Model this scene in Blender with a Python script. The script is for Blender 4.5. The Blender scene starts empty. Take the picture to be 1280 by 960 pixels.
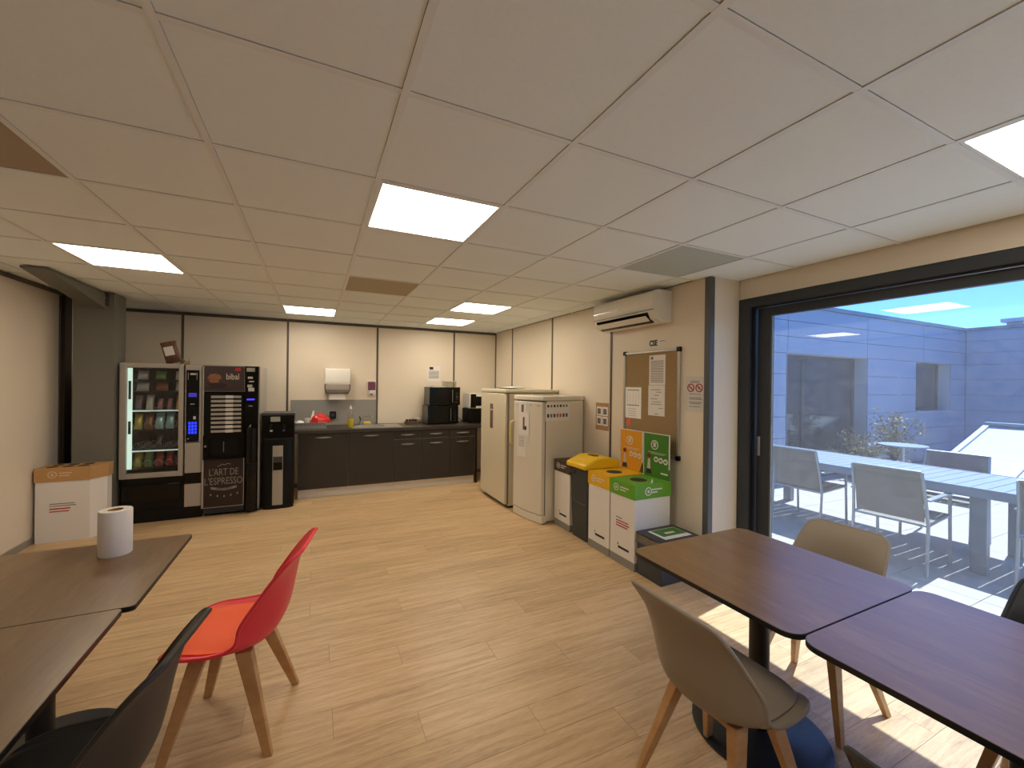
import bpy, bmesh, math, random
from mathutils import Vector, Matrix
random.seed(7)
R = math.radians
sc = bpy.context.scene
COL = sc.collection

# ---------------------------------------------------------------- camera
EYE = 1.58
yaw, pit, rol, FPX = .4422, -.001, .0119, 519.4
fw = Vector((math.sin(yaw)*math.cos(pit), math.cos(yaw)*math.cos(pit), math.sin(pit)))
rt = Vector((math.cos(yaw), -math.sin(yaw), 0)); up = rt.cross(fw)
rt2 = rt*math.cos(rol) + up*math.sin(rol); up2 = -rt*math.sin(rol) + up*math.cos(rol)
cam = bpy.data.cameras.new('camera'); camo = bpy.data.objects.new('camera', cam); COL.objects.link(camo)
cam.sensor_fit = 'HORIZONTAL'; cam.sensor_width = 36; cam.lens = 36*FPX/1280; cam.clip_start = .02
M3 = Matrix((rt2, up2, -fw)).transposed()
camo.matrix_world = Matrix.Translation((0, 0, EYE)) @ M3.to_4x4()
sc.camera = camo
sc.view_settings.view_transform = 'Standard'; sc.view_settings.look = 'None'
sc.view_settings.gamma = 1; sc.view_settings.use_curve_mapping = False
sc.view_settings.exposure = 0.5
sc.cycles.use_denoising = True
sc.cycles.max_bounces = 10; sc.cycles.diffuse_bounces = 5; sc.cycles.transparent_max_bounces = 16
sc.cycles.sample_clamp_indirect = 6

# ---------------------------------------------------------------- sky and sun
SUN_EL, SUN_AZ = R(63), R(9)            # azimuth measured from +X towards +Y
PANEL_POWER = 10.5
w = bpy.data.worlds.new('sky'); sc.world = w; w.use_nodes = True
nt = w.node_tree; nt.nodes.clear()
sky = nt.nodes.new('ShaderNodeTexSky'); sky.sky_type = 'NISHITA'; sky.sun_disc = False
sky.sun_elevation = SUN_EL; sky.sun_rotation = math.pi/2 - SUN_AZ
sky.air_density = 1.0; sky.dust_density = .6; sky.ozone_density = 1.0
bg = nt.nodes.new('ShaderNodeBackground'); bg.inputs[1].default_value = .235
ow = nt.nodes.new('ShaderNodeOutputWorld')
tn = nt.nodes.new('ShaderNodeMix'); tn.data_type = 'RGBA'; tn.blend_type = 'MULTIPLY'; tn.inputs['Factor'].default_value = 1
tn.inputs['B'].default_value = (.34, .60, 1.05, 1)
nt.links.new(sky.outputs[0], tn.inputs['A']); nt.links.new(tn.outputs['Result'], bg.inputs[0]); nt.links.new(bg.outputs[0], ow.inputs[0])
sl = bpy.data.lights.new('sun', 'SUN'); sl.energy = 8; sl.angle = R(.53); sl.color = (1, .98, .95)
so = bpy.data.objects.new('sun', sl); COL.objects.link(so); so.location = (8, 2, 12)
sd = Vector((math.cos(SUN_EL)*math.cos(SUN_AZ), math.cos(SUN_EL)*math.sin(SUN_AZ), math.sin(SUN_EL)))
so.rotation_euler = sd.to_track_quat('Z', 'Y').to_euler()

# ---------------------------------------------------------------- materials
def hx(s):
    s = s.lstrip('#'); c = [int(s[i:i+2], 16)/255 for i in (0, 2, 4)]
    return tuple(x/12.92 if x <= .04045 else ((x+.055)/1.055)**2.4 for x in c)
MATS = {}
def mat(name, col, rough=.5, metal=0, var=.05, scale=25, bump=0, bscale=None, spec=.5, coat=0, stretch=None):
    if name in MATS: return MATS[name]
    m = bpy.data.materials.new(name); m.use_nodes = True; n = m.node_tree.nodes; l = m.node_tree.links
    b = n['Principled BSDF']; c = hx(col) if isinstance(col, str) else col
    b.inputs['Roughness'].default_value = rough; b.inputs['Metallic'].default_value = metal
    b.inputs['Specular IOR Level'].default_value = spec; b.inputs['Coat Weight'].default_value = coat
    tc = n.new('ShaderNodeTexCoord'); mp = n.new('ShaderNodeMapping')
    if stretch: mp.inputs['Scale'].default_value = stretch
    l.new(tc.outputs['Object'], mp.inputs['Vector'])
    ns = n.new('ShaderNodeTexNoise'); ns.inputs['Scale'].default_value = scale; ns.inputs['Detail'].default_value = 4
    l.new(mp.outputs[0], ns.inputs['Vector'])
    mx = n.new('ShaderNodeMix'); mx.data_type = 'RGBA'
    mx.inputs['A'].default_value = (*[max(0, x*(1-var)) for x in c], 1)
    mx.inputs['B'].default_value = (*[min(1, x*(1+var)) for x in c], 1)
    l.new(ns.outputs['Fac'], mx.inputs['Factor']); l.new(mx.outputs['Result'], b.inputs['Base Color'])
    if bump:
        n2 = n.new('ShaderNodeTexNoise'); n2.inputs['Scale'].default_value = bscale or scale*4
        l.new(mp.outputs[0], n2.inputs['Vector'])
        bp = n.new('ShaderNodeBump'); bp.inputs['Strength'].default_value = bump; bp.inputs['Distance'].default_value = .002
        l.new(n2.outputs['Fac'], bp.inputs['Height']); l.new(bp.outputs[0], b.inputs['Normal'])
    MATS[name] = m; return m
def emit(name, col, strength):
    if name in MATS: return MATS[name]
    m = bpy.data.materials.new(name); m.use_nodes = True; n = m.node_tree.nodes
    b = n['Principled BSDF']; c = hx(col)
    b.inputs['Base Color'].default_value = (*c, 1)
    b.inputs['Emission Color'].default_value = (*c, 1); b.inputs['Emission Strength'].default_value = strength
    MATS[name] = m; return m
def wood(name, dark, mid, light, sx, sy, rough=.45, rnd=0, bump=.15, amount=1.0):
    """long grain wood in world space; sx, sy = stretch of the grain"""
    m = bpy.data.materials.new(name); m.use_nodes = True; n = m.node_tree.nodes; l = m.node_tree.links
    b = n['Principled BSDF']; b.inputs['Roughness'].default_value = rough
    g = n.new('ShaderNodeNewGeometry'); mp = n.new('ShaderNodeMapping'); mp.inputs['Scale'].default_value = (sx, sy, 6)
    l.new(g.outputs['Position'], mp.inputs['Vector'])
    oi = n.new('ShaderNodeObjectInfo')
    if rnd:
        mu = n.new('ShaderNodeMath'); mu.operation = 'MULTIPLY'; mu.inputs[1].default_value = 40
        l.new(oi.outputs['Random'], mu.inputs[0])
        cb = n.new('ShaderNodeCombineXYZ'); l.new(mu.outputs[0], cb.inputs[0]); l.new(mu.outputs[0], cb.inputs[2])
        ad = n.new('ShaderNodeVectorMath'); ad.operation = 'ADD'
        l.new(mp.outputs[0], ad.inputs[0]); l.new(cb.outputs[0], ad.inputs[1]); vec = ad.outputs[0]
    else: vec = mp.outputs[0]
    n1 = n.new('ShaderNodeTexNoise'); n1.inputs['Scale'].default_value = 1; n1.inputs['Detail'].default_value = 8; n1.inputs['Roughness'].default_value = .62; n1.inputs['Distortion'].default_value = .6
    n2 = n.new('ShaderNodeTexNoise'); n2.inputs['Scale'].default_value = 9; n2.inputs['Detail'].default_value = 3
    l.new(vec, n1.inputs['Vector']); l.new(vec, n2.inputs['Vector'])
    ma = n.new('ShaderNodeMath'); ma.operation = 'MULTIPLY_ADD'; ma.inputs[1].default_value = .35
    l.new(n2.outputs['Fac'], ma.inputs[0])
    sb = n.new('ShaderNodeMath'); sb.operation = 'MULTIPLY_ADD'; sb.inputs[1].default_value = .9*amount; sb.inputs[2].default_value = -.12 + .45*(1-amount)
    l.new(n1.outputs['Fac'], sb.inputs[0]); l.new(sb.outputs[0], ma.inputs[2])
    if rnd:
        m3 = n.new('ShaderNodeMath'); m3.operation = 'MULTIPLY_ADD'; m3.inputs[1].default_value = rnd; 
        l.new(oi.outputs['Random'], m3.inputs[0])
        s3 = n.new('ShaderNodeMath'); s3.operation = 'SUBTRACT'; s3.inputs[1].default_value = rnd/2
        l.new(ma.outputs[0], s3.inputs[0]); l.new(s3.outputs[0], m3.inputs[2]); fac = m3.outputs[0]
    else: fac = ma.outputs[0]
    cr = n.new('ShaderNodeValToRGB'); e = cr.color_ramp.elements
    e[0].position = .25; e[0].color = (*hx(dark), 1); e[1].position = .75; e[1].color = (*hx(light), 1)
    k = e.new(.5); k.color = (*hx(mid), 1)
    l.new(fac, cr.inputs[0]); l.new(cr.outputs[0], b.inputs['Base Color'])
    bp = n.new('ShaderNodeBump'); bp.inputs['Strength'].default_value = bump; bp.inputs['Distance'].default_value = .001
    l.new(n2.outputs['Fac'], bp.inputs['Height']); l.new(bp.outputs[0], b.inputs['Normal'])
    MATS[name] = m; return m
def glass(name, tint, refl=.05, dirt=.0, dcol=(.9, .95, 1), rough=0):
    m = bpy.data.materials.new(name); m.use_nodes = True; n = m.node_tree.nodes; l = m.node_tree.links; n.clear()
    o = n.new('ShaderNodeOutputMaterial'); t = n.new('ShaderNodeBsdfTransparent'); t.inputs[0].default_value = (*tint, 1)
    gl = n.new('ShaderNodeBsdfGlossy'); gl.inputs['Roughness'].default_value = rough
    lw = n.new('ShaderNodeLayerWeight'); lw.inputs[0].default_value = .5
    pw = n.new('ShaderNodeMath'); pw.operation = 'POWER'; pw.inputs[1].default_value = 4
    l.new(lw.outputs['Facing'], pw.inputs[0])
    ml = n.new('ShaderNodeMath'); ml.operation = 'MULTIPLY_ADD'; ml.inputs[1].default_value = .7; ml.inputs[2].default_value = refl
    l.new(pw.outputs[0], ml.inputs[0])
    mx = n.new('ShaderNodeMixShader'); l.new(ml.outputs[0], mx.inputs[0]); l.new(t.outputs[0], mx.inputs[1]); l.new(gl.outputs[0], mx.inputs[2])
    last = mx
    if dirt:
        df = n.new('ShaderNodeBsdfTranslucent'); df.inputs[0].default_value = (*dcol, 1)
        d2 = n.new('ShaderNodeBsdfDiffuse'); d2.inputs[0].default_value = (*dcol, 1)
        md = n.new('ShaderNodeMixShader'); md.inputs[0].default_value = .35; l.new(df.outputs[0], md.inputs[1]); l.new(d2.outputs[0], md.inputs[2])
        tc = n.new('ShaderNodeTexCoord'); mp = n.new('ShaderNodeMapping'); mp.inputs['Scale'].default_value = (1, 2.4, 2.6)
        l.new(tc.outputs['Object'], mp.inputs[0])
        ns = n.new('ShaderNodeTexNoise'); ns.inputs['Scale'].default_value = 7; ns.inputs['Detail'].default_value = 9; ns.inputs['Roughness'].default_value = .7
        l.new(mp.outputs[0], ns.inputs['Vector'])
        mr = n.new('ShaderNodeMapRange'); mr.inputs['From Min'].default_value = .35; mr.inputs['From Max'].default_value = .75
        mr.inputs['To Min'].default_value = dirt*.75; mr.inputs['To Max'].default_value = dirt*1.4
        l.new(ns.outputs['Fac'], mr.inputs[0])
        m2 = n.new('ShaderNodeMixShader'); l.new(mr.outputs[0], m2.inputs[0]); l.new(mx.outputs[0], m2.inputs[1]); l.new(md.outputs[0], m2.inputs[2]); last = m2
    l.new(last.outputs[0], o.inputs[0]); MATS[name] = m; return m

W_PANEL = mat('wall_laminate', '#DFD3C0', .42, var=.015, scale=3, bump=.04, bscale=300)
W_CORE = mat('wall_core', '#8C877E', .8)
STRIP = mat('cover_strip_grey', '#57504A', .45, var=.05)
STRIP_L = mat('cover_strip_anthracite', '#5C5E60', .4, metal=.3, var=.04)
TILE = mat('mineral_fibre_tile', '#E9F0F1', .95, var=.03, scale=60, bump=.5, bscale=420, spec=.1)
TILE_OLD = mat('aged_fibre_tile', '#B4AA94', .95, var=.05, scale=40, bump=.5, bscale=420, spec=.1)
TILE_GREEN = mat('greyish_fibre_tile', '#B6BDB6', .95, var=.04, scale=40, bump=.5, bscale=420, spec=.1)
TEE = mat('white_grid_steel', '#E2E6E6', .45, var=.02)
PLENUM = mat('plenum_dark', '#2A2622', .9)
FLOOR = wood('vinyl_plank_oak', '#9E8362', '#C6A67C', '#DBC098', 2.4, 30, rough=.4, rnd=.12, bump=.12, amount=.85)
SUBFLOOR = mat('floor_joint', '#5D4630', .8)
TOPWOOD = wood('table_laminate_oak', '#5F482F', '#7A5E3D', '#8F724D', 9, 1.3, rough=.3, bump=.05, amount=.8); TOPWOOD.node_tree.nodes['Principled BSDF'].inputs['Specular IOR Level'].default_value = .85
BLACK = mat('black_plastic', '#080808', .4, var=.1, spec=.25)
BLACKM = mat('black_powder_coat', '#131313', .45, var=.1)
BLACKG = mat('black_gloss', '#040404', .15, var=.1, spec=.35)
DARKGREY = mat('dark_grey_plastic', '#343638', .5, var=.06)
STEEL = mat('brushed_steel', '#B9B7B2', .32, metal=.9, var=.04, scale=60)
SILVER = mat('silver_paint', '#A8A39B', .4, metal=.35, var=.03)
WHITE = mat('white_plastic', '#E4E1DA', .4, var=.02)
WHITE_E = mat('white_enamel', '#DAD4C4', .3, var=.02, coat=.1)
PAPER = mat('paper', '#E3DFDA', .8, var=.02)
INK = mat('grey_ink', '#77746F', .8)
INKD = mat('dark_ink', '#2B2928', .8)
RED_INK = mat('red_ink', '#B23A2C', .7)
ANTH = mat('anthracite_aluminium', '#34383C', .42, metal=.2, var=.06)
CABF = mat('cabinet_front_brown', '#2F2A24', .48, var=.05, scale=40)
CABB = mat('cabinet_body_white', '#DAD5CA', .5, var=.03)
WORKTOP = mat('worktop_dark', '#3A342E', .35, var=.12, scale=80)
COLUMN = mat('steel_paint_grey', '#6B6A61', .5, var=.04)
CARD = mat('white_cardboard', '#E2DED7', .75, var=.02)
KRAFT = mat('kraft_brown', '#B88F5A', .7, var=.03)
BROWN = mat('print_brown', '#4A3B30', .6, var=.03)
YELLOW = mat('print_yellow', '#E2AE16', .5, var=.03)
YELLOWP = mat('yellow_plastic', '#EFC21A', .4, var=.02)
GREEN = mat('print_green', '#5E9E22', .5, var=.03)
GREEND = mat('print_dark_green', '#3C7A1E', .5, var=.03)
ORANGEP = mat('print_orange_yellow', '#D9961C', .5, var=.04)
BASEG = mat('cardboard_grey_base', '#8A8883', .7, var=.03)
WINGLASS = glass('window_glass', (.83, .9, .955), .045, dirt=.04)
CLEAR = glass('clear_glass', (.93, .95, .95), .04)
CLEARP = glass('clear_plastic', (.9, .9, .88), .08)
DARKGL = mat('dark_window_glass', '#20262C', .08, var=.1, spec=.8)
CHW = wood('beech_leg', '#A67A4C', '#BB905F', '#C9A274', 3, 3, rough=.4, bump=.05)
PANELLIGHT = emit('lit_diffuser', '#FFF1DB', PANEL_POWER)

# ---------------------------------------------------------------- mesh helpers
class MB:
    def __init__(s): s.v = []; s.f = []
    def add(s, vs, fs):
        k = len(s.v); s.v += [tuple(a) for a in vs]; s.f += [tuple(i+k for i in f) for f in fs]; return s
    def box(s, x0, x1, y0, y1, z0, z1):
        return s.add([(x0,y0,z0),(x1,y0,z0),(x1,y1,z0),(x0,y1,z0),(x0,y0,z1),(x1,y0,z1),(x1,y1,z1),(x0,y1,z1)],
                     [(0,3,2,1),(4,5,6,7),(0,1,5,4),(1,2,6,5),(2,3,7,6),(3,0,4,7)])
    def prism(s, poly, axis, a0, a1):
        n = len(poly)
        def P(p, a):
            return {'x': (a, p[0], p[1]), 'y': (p[0], a, p[1]), 'z': (p[0], p[1], a)}[axis]
        vs = [P(p, a0) for p in poly] + [P(p, a1) for p in poly]
        return s.add(vs, [tuple(range(n))[::-1], tuple(range(n, 2*n))] + [(i, (i+1) % n, n+(i+1) % n, n+i) for i in range(n)])
    def lathe(s, prof, c=(0,0,0), n=20, axis='z', cap=True):
        vs = []; m = len(prof)
        for i in range(n):
            a = 2*math.pi*i/n
            for r, h in prof:
                p = (r*math.cos(a), r*math.sin(a), h)
                if axis == 'y': p = (p[0], p[2], p[1])
                if axis == 'x': p = (p[2], p[0], p[1])
                vs.append((c[0]+p[0], c[1]+p[1], c[2]+p[2]))
        fs = []
        for i in range(n):
            j = (i+1) % n
            for k in range(m-1): fs.append((i*m+k, j*m+k, j*m+k+1, i*m+k+1))
        if cap:
            fs.append(tuple(i*m for i in range(n))[::-1]); fs.append(tuple(i*m+m-1 for i in range(n)))
        return s.add(vs, fs)
    def cyl(s, c, r, z0, z1, n=20, r1=None, axis='z'):
        return s.lathe([(r, z0), (r if r1 is None else r1, z1)], c, n, axis)
    def tube(s, pts, r, n=8, closed=False):
        P = [Vector(p) for p in pts]; vs = []; m = len(P); ref = None
        for i, p in enumerate(P):
            t = (P[min(i+1, m-1)] - P[max(i-1, 0)]).normalized()
            if ref is None:
                ref = Vector((0, 0, 1)) if abs(t.z) < .9 else Vector((1, 0, 0))
            a = (ref - t*ref.dot(t)).normalized(); ref = a; b = t.cross(a)
            rr = r[i] if isinstance(r, (list, tuple)) else r
            for k in range(n):
                q = 2*math.pi*k/n; vs.append(p + (a*math.cos(q) + b*math.sin(q))*rr)
        fs = [(i*n+k, i*n+(k+1) % n, (i+1)*n+(k+1) % n, (i+1)*n+k) for i in range(m-1) for k in range(n)]
        fs += [tuple(range(n))[::-1], tuple(range((m-1)*n, m*n))]
        return s.add(vs, fs)
    def taper(s, p0, p1, a0, b0, a1, b1):
        """four sided bar from p0 to p1 with half sizes a, b in x and y"""
        vs = []
        for p, a, b in ((p0, a0, b0), (p1, a1, b1)):
            vs += [(p[0]-a, p[1]-b, p[2]), (p[0]+a, p[1]-b, p[2]), (p[0]+a, p[1]+b, p[2]), (p[0]-a, p[1]+b, p[2])]
        return s.add(vs, [(0,1,2,3),(7,6,5,4),(4,5,1,0),(5,6,2,1),(6,7,3,2),(7,4,0,3)])
    def mesh(s, name, m, smooth=False):
        me = bpy.data.meshes.new(name); me.from_pydata(s.v, [], s.f)
        bm = bmesh.new(); bm.from_mesh(me); bmesh.ops.recalc_face_normals(bm, faces=bm.faces); bm.to_mesh(me); bm.free()
        if m: me.materials.append(m)
        if smooth:
            for p in me.polygons: p.use_smooth = True
            me.set_sharp_from_angle(angle=R(38))
        return me
    def build(s, name, m, parent=None, smooth=False, bevel=0, loc=None, rot=None, seg=2):
        o = bpy.data.objects.new(name, s.mesh(name, m, smooth or bevel > 0)); COL.objects.link(o)
        if parent: o.parent = parent
        if loc: o.location = loc
        if rot: o.rotation_euler = rot
        if bevel:
            b = o.modifiers.new('bevel', 'BEVEL'); b.width = bevel; b.segments = seg; b.limit_method = 'ANGLE'
        return o
def B(*a): return MB().box(*a)
def tag(o, label, cat, group=None):
    o['label'] = label; o['category'] = cat
    if group: o['group'] = group
    return o
def thing(name, label, cat, loc=(0,0,0), rz=0, group=None):
    o = bpy.data.objects.new(name, None); COL.objects.link(o); o.empty_display_size = .1
    o.location = loc; o.rotation_euler = (0, 0, rz); return tag(o, label, cat, group)
def struct(o): o['kind'] = 'structure'; return o
def copy_tree(o, parent=None):
    c = o.copy(); COL.objects.link(c)
    if parent: c.parent = parent
    for ch in list(o.children): copy_tree(ch, c)
    return c
def rrect(x0, x1, y0, y1, r, n=5):
    out = []
    for cx, cy, a in ((x1-r, y1-r, 0), (x0+r, y1-r, 90), (x0+r, y0+r, 180), (x1-r, y0+r, 270)):
        for i in range(n+1):
            t = R(a + 90*i/n); out.append((cx+r*math.cos(t), cy+r*math.sin(t)))
    return out
def text(name, body, size, m, parent, loc, rot=(R(90), 0, 0), align='LEFT', ext=.0006, sx=1, shear=0, offset=0):
    cu = bpy.data.curves.new('t', 'FONT'); cu.body = body; cu.size = size; cu.extrude = ext; cu.align_x = align
    cu.resolution_u = 3; cu.shear = shear; cu.offset = offset
    t = bpy.data.objects.new('t', cu); COL.objects.link(t)
    bpy.context.view_layer.update()
    me = bpy.data.meshes.new_from_object(t.evaluated_get(bpy.context.evaluated_depsgraph_get()))
    bpy.data.objects.remove(t); bpy.data.curves.remove(cu)
    me.materials.clear(); me.materials.append(m); me.name = name
    o = bpy.data.objects.new(name, me); COL.objects.link(o); o.parent = parent; o.location = loc; o.rotation_euler = rot; o.scale = (sx, 1, 1)
    return o
def ring(mb, cx, cz, r0, r1, y0, y1, n=24):
    vs = []
    for i in range(n):
        a = 2*math.pi*i/n; c, s_ = math.cos(a), math.sin(a)
        vs += [(cx+r0*c, y0, cz+r0*s_), (cx+r1*c, y0, cz+r1*s_), (cx+r1*c, y1, cz+r1*s_), (cx+r0*c, y1, cz+r0*s_)]
    fs = []
    for i in range(n):
        j = (i+1) % n
        for k in range(4): fs.append((i*4+k, i*4+(k+1) % 4, j*4+(k+1) % 4, j*4+k))
    return mb.add(vs, fs)
def slash(mb, cx, cz, L, wd, y0, y1, ang):
    c, s_ = math.cos(ang), math.sin(ang)
    poly = [(cx+u*c-v*s_, cz+u*s_+v*c) for u, v in ((-L,-wd),(L,-wd),(L,wd),(-L,wd))]
    return mb.prism(poly, 'y', y0, y1)

# ================================================================ ROOM
ZC = 2.485; XL, XR, XW, YB, YF, YRET = -2.42, 2.95, 3.31, 6.93, -3.0, 2.41
GX, GY, GP = -.379, 1.3231, .625
# ---- floor: planks
floor = struct(B(XL-.1, XW+.2, YF-.1, YB+.1, -.12, -.004).build('floor', SUBFLOOR))
PW, PL = .185, 1.245
pcache = {}
def plank_mesh(L):
    k = round(L, 3)
    if k not in pcache: pcache[k] = B(0, L-.0014, 0, PW-.0014, -.004, 0).mesh('plank', FLOOR)
    return pcache[k]
rest = MB()
k0 = math.floor((YF-1.618)/PW)
for k in range(k0, 40):
    y = 1.618 + k*PW
    if y >= YB-.02: break
    off = (.96, .46, .09)[k % 3] + (.12*math.sin(k*2.1) if k > 6 else 0)
    x = off - PL*math.ceil((off-XL)/PL)
    while x < XW+.15:
        a, b = max(x, XL), min(x+PL, XW+.15); x += PL
        if b-a < .03: continue
        if y > -.05:
            o = bpy.data.objects.new('plank', plank_mesh(b-a)); COL.objects.link(o); o.parent = floor; o.location = (a, y, 0)
        else: rest.box(a, b-.0014, y, y+PW-.0014, -.004, 0)
o = rest.build('plank_field', FLOOR, floor); o['kind'] = 'stuff'

# ---- ceiling
ceil = struct(B(XL-.1, XW+.2, YF-.1, YB+.1, ZC+.07, ZC+.1).build('ceiling', PLENUM))
LIGHTS = [(1,1),(-2,4),(0,7),(3,5),(3,7),(4,-2),(1,-4)]  # last panel is out of view behind the camera, added for lighting
tcache = {}
for i in range(-4, 7):
    for j in range(-8, 10):
        if (i, j) in LIGHTS: continue
        x0, x1 = GX+i*GP, GX+(i+1)*GP; y0, y1 = GY+j*GP, GY+(j+1)*GP
        xm = XR if y0 > YRET-.3 else XW
        x0 = max(x0, XL); x1 = min(x1, xm); y0 = max(y0, YF); y1 = min(y1, YB)
        if x1-x0 < .04 or y1-y0 < .04: continue
        mt = TILE_OLD if (i, j) in ((1,4),(-2,1)) else TILE_GREEN if (i, j) == (4,1) else TILE
        if (i, j) == (-2, 1): mt = mat('ventilation_grille_beige', '#A3937E', .6, var=.05)
        k = (round(x1-x0, 3), round(y1-y0, 3), mt.name)
        if k not in tcache: tcache[k] = B(.0129, k[0]-.0129, .0129, k[1]-.0129, .004, .02).mesh('ceiling_tile', mt)
        o = bpy.data.objects.new('ceiling_tile', tcache[k]); COL.objects.link(o); o.parent = ceil; o.location = (x0, y0, ZC)
for i in range(-3, 7):
    x = GX+i*GP
    if x > XW-.02: continue
    y1 = YB if x < XR else YRET
    MB().box(x-.012, x+.012, YF, y1, ZC, ZC+.003).box(x-.002, x+.002, YF, y1, ZC+.003, ZC+.04).build('grid_runner', TEE, ceil)
for j in range(-6, 10):
    y = GY+j*GP
    if y > YB-.02: continue
    x1 = XR if y > YRET else XW
    MB().box(XL, x1, y-.012, y+.012, ZC+.0006, ZC+.0028).box(XL, x1, y-.002, y+.002, ZC+.003, ZC+.036).build('cross_tee', TEE, ceil)
where = {(1,1):'largest square lit ceiling panel, nearest the middle of the room', (-2,4):'lit ceiling panel above the left side near the grey column',
 (0,7):'lit ceiling panel close to the back wall, over the coffee machine', (3,5):'nearer of the two lit ceiling panels in front of the fridges',
 (3,7):'farther of the two lit ceiling panels in front of the fridges', (4,-2):'lit ceiling panel cut by the right edge, above the sliding window'}
for i, j in LIGHTS:
    t = thing('ceiling_light_panel', where.get((i, j), 'unseen square ceiling panel added behind the viewpoint for room light'), 'ceiling light', (GX+(i+.5)*GP, GY+(j+.5)*GP, ZC), 0, 'square light panels in the ceiling grid')
    q = GP/2-.013
    fr = MB()
    for a in ((-q,q,-q,-q+.012),(-q,q,q-.012,q),(-q,-q+.012,-q+.012,q-.012),(q-.012,q,-q+.012,q-.012)): fr.box(a[0],a[1],a[2],a[3],.001,.018)
    fr.build('panel_frame', TEE, t)
    B(-q+.012, q-.012, -q+.012, q-.012, .004, .012).build('diffuser', PANELLIGHT, t)

# ---- walls
def wall(name, plane, pos, spans, z0, z1, side, strip=STRIP, stripw=.028, toptrim=True, core=.06, strips=None, trimm=None):
    """plane 'y': wall at y=pos facing -y; 'x-': at x=pos facing -x; 'x+': at x=pos facing +x"""
    lo, hi = spans[0], spans[-1]
    def bx(a0, a1, d0, d1, c0, c1):   # d: depth into the wall
        if plane == 'y': return B(a0, a1, pos+d0, pos+d1, c0, c1)
        if plane == '-y': return B(a0, a1, pos-d1, pos-d0, c0, c1)
        if plane == 'x-': return B(pos+d0, pos+d1, a0, a1, c0, c1)
        return B(pos-d1, pos-d0, a0, a1, c0, c1)
    root = struct(bx(lo, hi, .02, .02+core, z0, z1+.05).build(name, W_CORE))
    for a, b in zip(spans[:-1], spans[1:]):
        bx(a+.002, b-.002, 0, .02, z0, z1).build('wall_panel', W_PANEL, root)
    for a in (strips if strips is not None else spans[1:-1]):
        bx(a-stripw/2, a+stripw/2, -.007, .001, z0, z1-.001).build('cover_strip', strip, root)
    if toptrim: bx(lo, hi, -.012, .001, z1-.038, z1-.001).build('top_trim', trimm or STRIP, root)
    return root
wall('wall_back', 'y', YB, [XL, -1.612, -.37, .894, 2.164, XR], 0, ZC, 0)
wr = wall('wall_right', 'x-', XR, [YRET+.1, 3.676, 4.942, 6.225, YB], 0, ZC, 0, toptrim=False, core=.28)
B(XR, XR+.02, YRET+.05, YRET+.102, 0, ZC).build('wall_panel', W_PANEL, wr)
B(XR-.006, XR+.045, YRET-.006, YRET+.05, 0, ZC-.002).build('corner_profile', STRIP_L, wr)
B(XR-.012, XR, YB-.02, YB-.001, 0, ZC-.002).build('corner_strip', STRIP, wr)
wl = wall('wall_left', 'x+', XL, [YF, -.5, .76, 2.03, 3.3, 4.56, 5.83, YB], 0, ZC, 0, strips=[5.95])
B(XL, XL+.03, 5.98, 6.12, 0, ZC-.002).build('cover_strip', mat('dark_brown_strip', '#33261C', .5), wl)
rw = struct(B(XR+.046, XW+.2, YRET+.002, YRET+.09, 0, ZC+.04).build('wall_return', W_PANEL))
ww = struct(B(XW, XW+.2, -3.0, YRET, 2.325, ZC+.05).build('wall_window', W_PANEL))
B(XW+.0, XW+.2, -3.0, -2.95, 0, 2.325).build('wall_panel', W_PANEL, ww)
wall('wall_front', '-y', YF, [XL, -1.2, .1, 1.4, XW], 0, ZC, 0)
# baseboards (grey-brown skirting)
SK = mat('skirting_grey', '#8A857C', .5)
struct(B(XL, XR, YB-.012, YB, 0, .06).build('baseboard_back', SK))
struct(B(XR-.012, XR, YRET, YB-.02, 0, .06).build('baseboard_right', SK))
struct(B(XL, XL+.012, YF, YB-.02, 0, .06).build('baseboard_left', SK))
# ---- steel column with haunch
t = thing('steel_column', 'grey painted steel column in the back left corner', 'column', (-2.08, 5.9, 0))
MB().box(-.16,.16,-.15,-.135,0,ZC-.002).box(-.16,.16,.135,.15,0,ZC-.002).box(.1,.16,-.135,.135,0,ZC-.002).box(-.16,-.145,-.135,.135,0,ZC-.002).build('shaft', COLUMN, t)
MB().prism([(-.15, 2.31), (-.15, 2.47), (-1.22, 2.478), (-1.22, 2.462)], 'x', -.06, .1).build('haunch', COLUMN, t)
B(.06,.12,-.19,-.15,2.34,2.475).build('end_plate', mat('dark_steel', '#3A3A36', .5), t)
MB().cyl((.09,-.19,2.42), .014, -.012, 0, 8, axis='y').build('bolt', STEEL, t)

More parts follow.
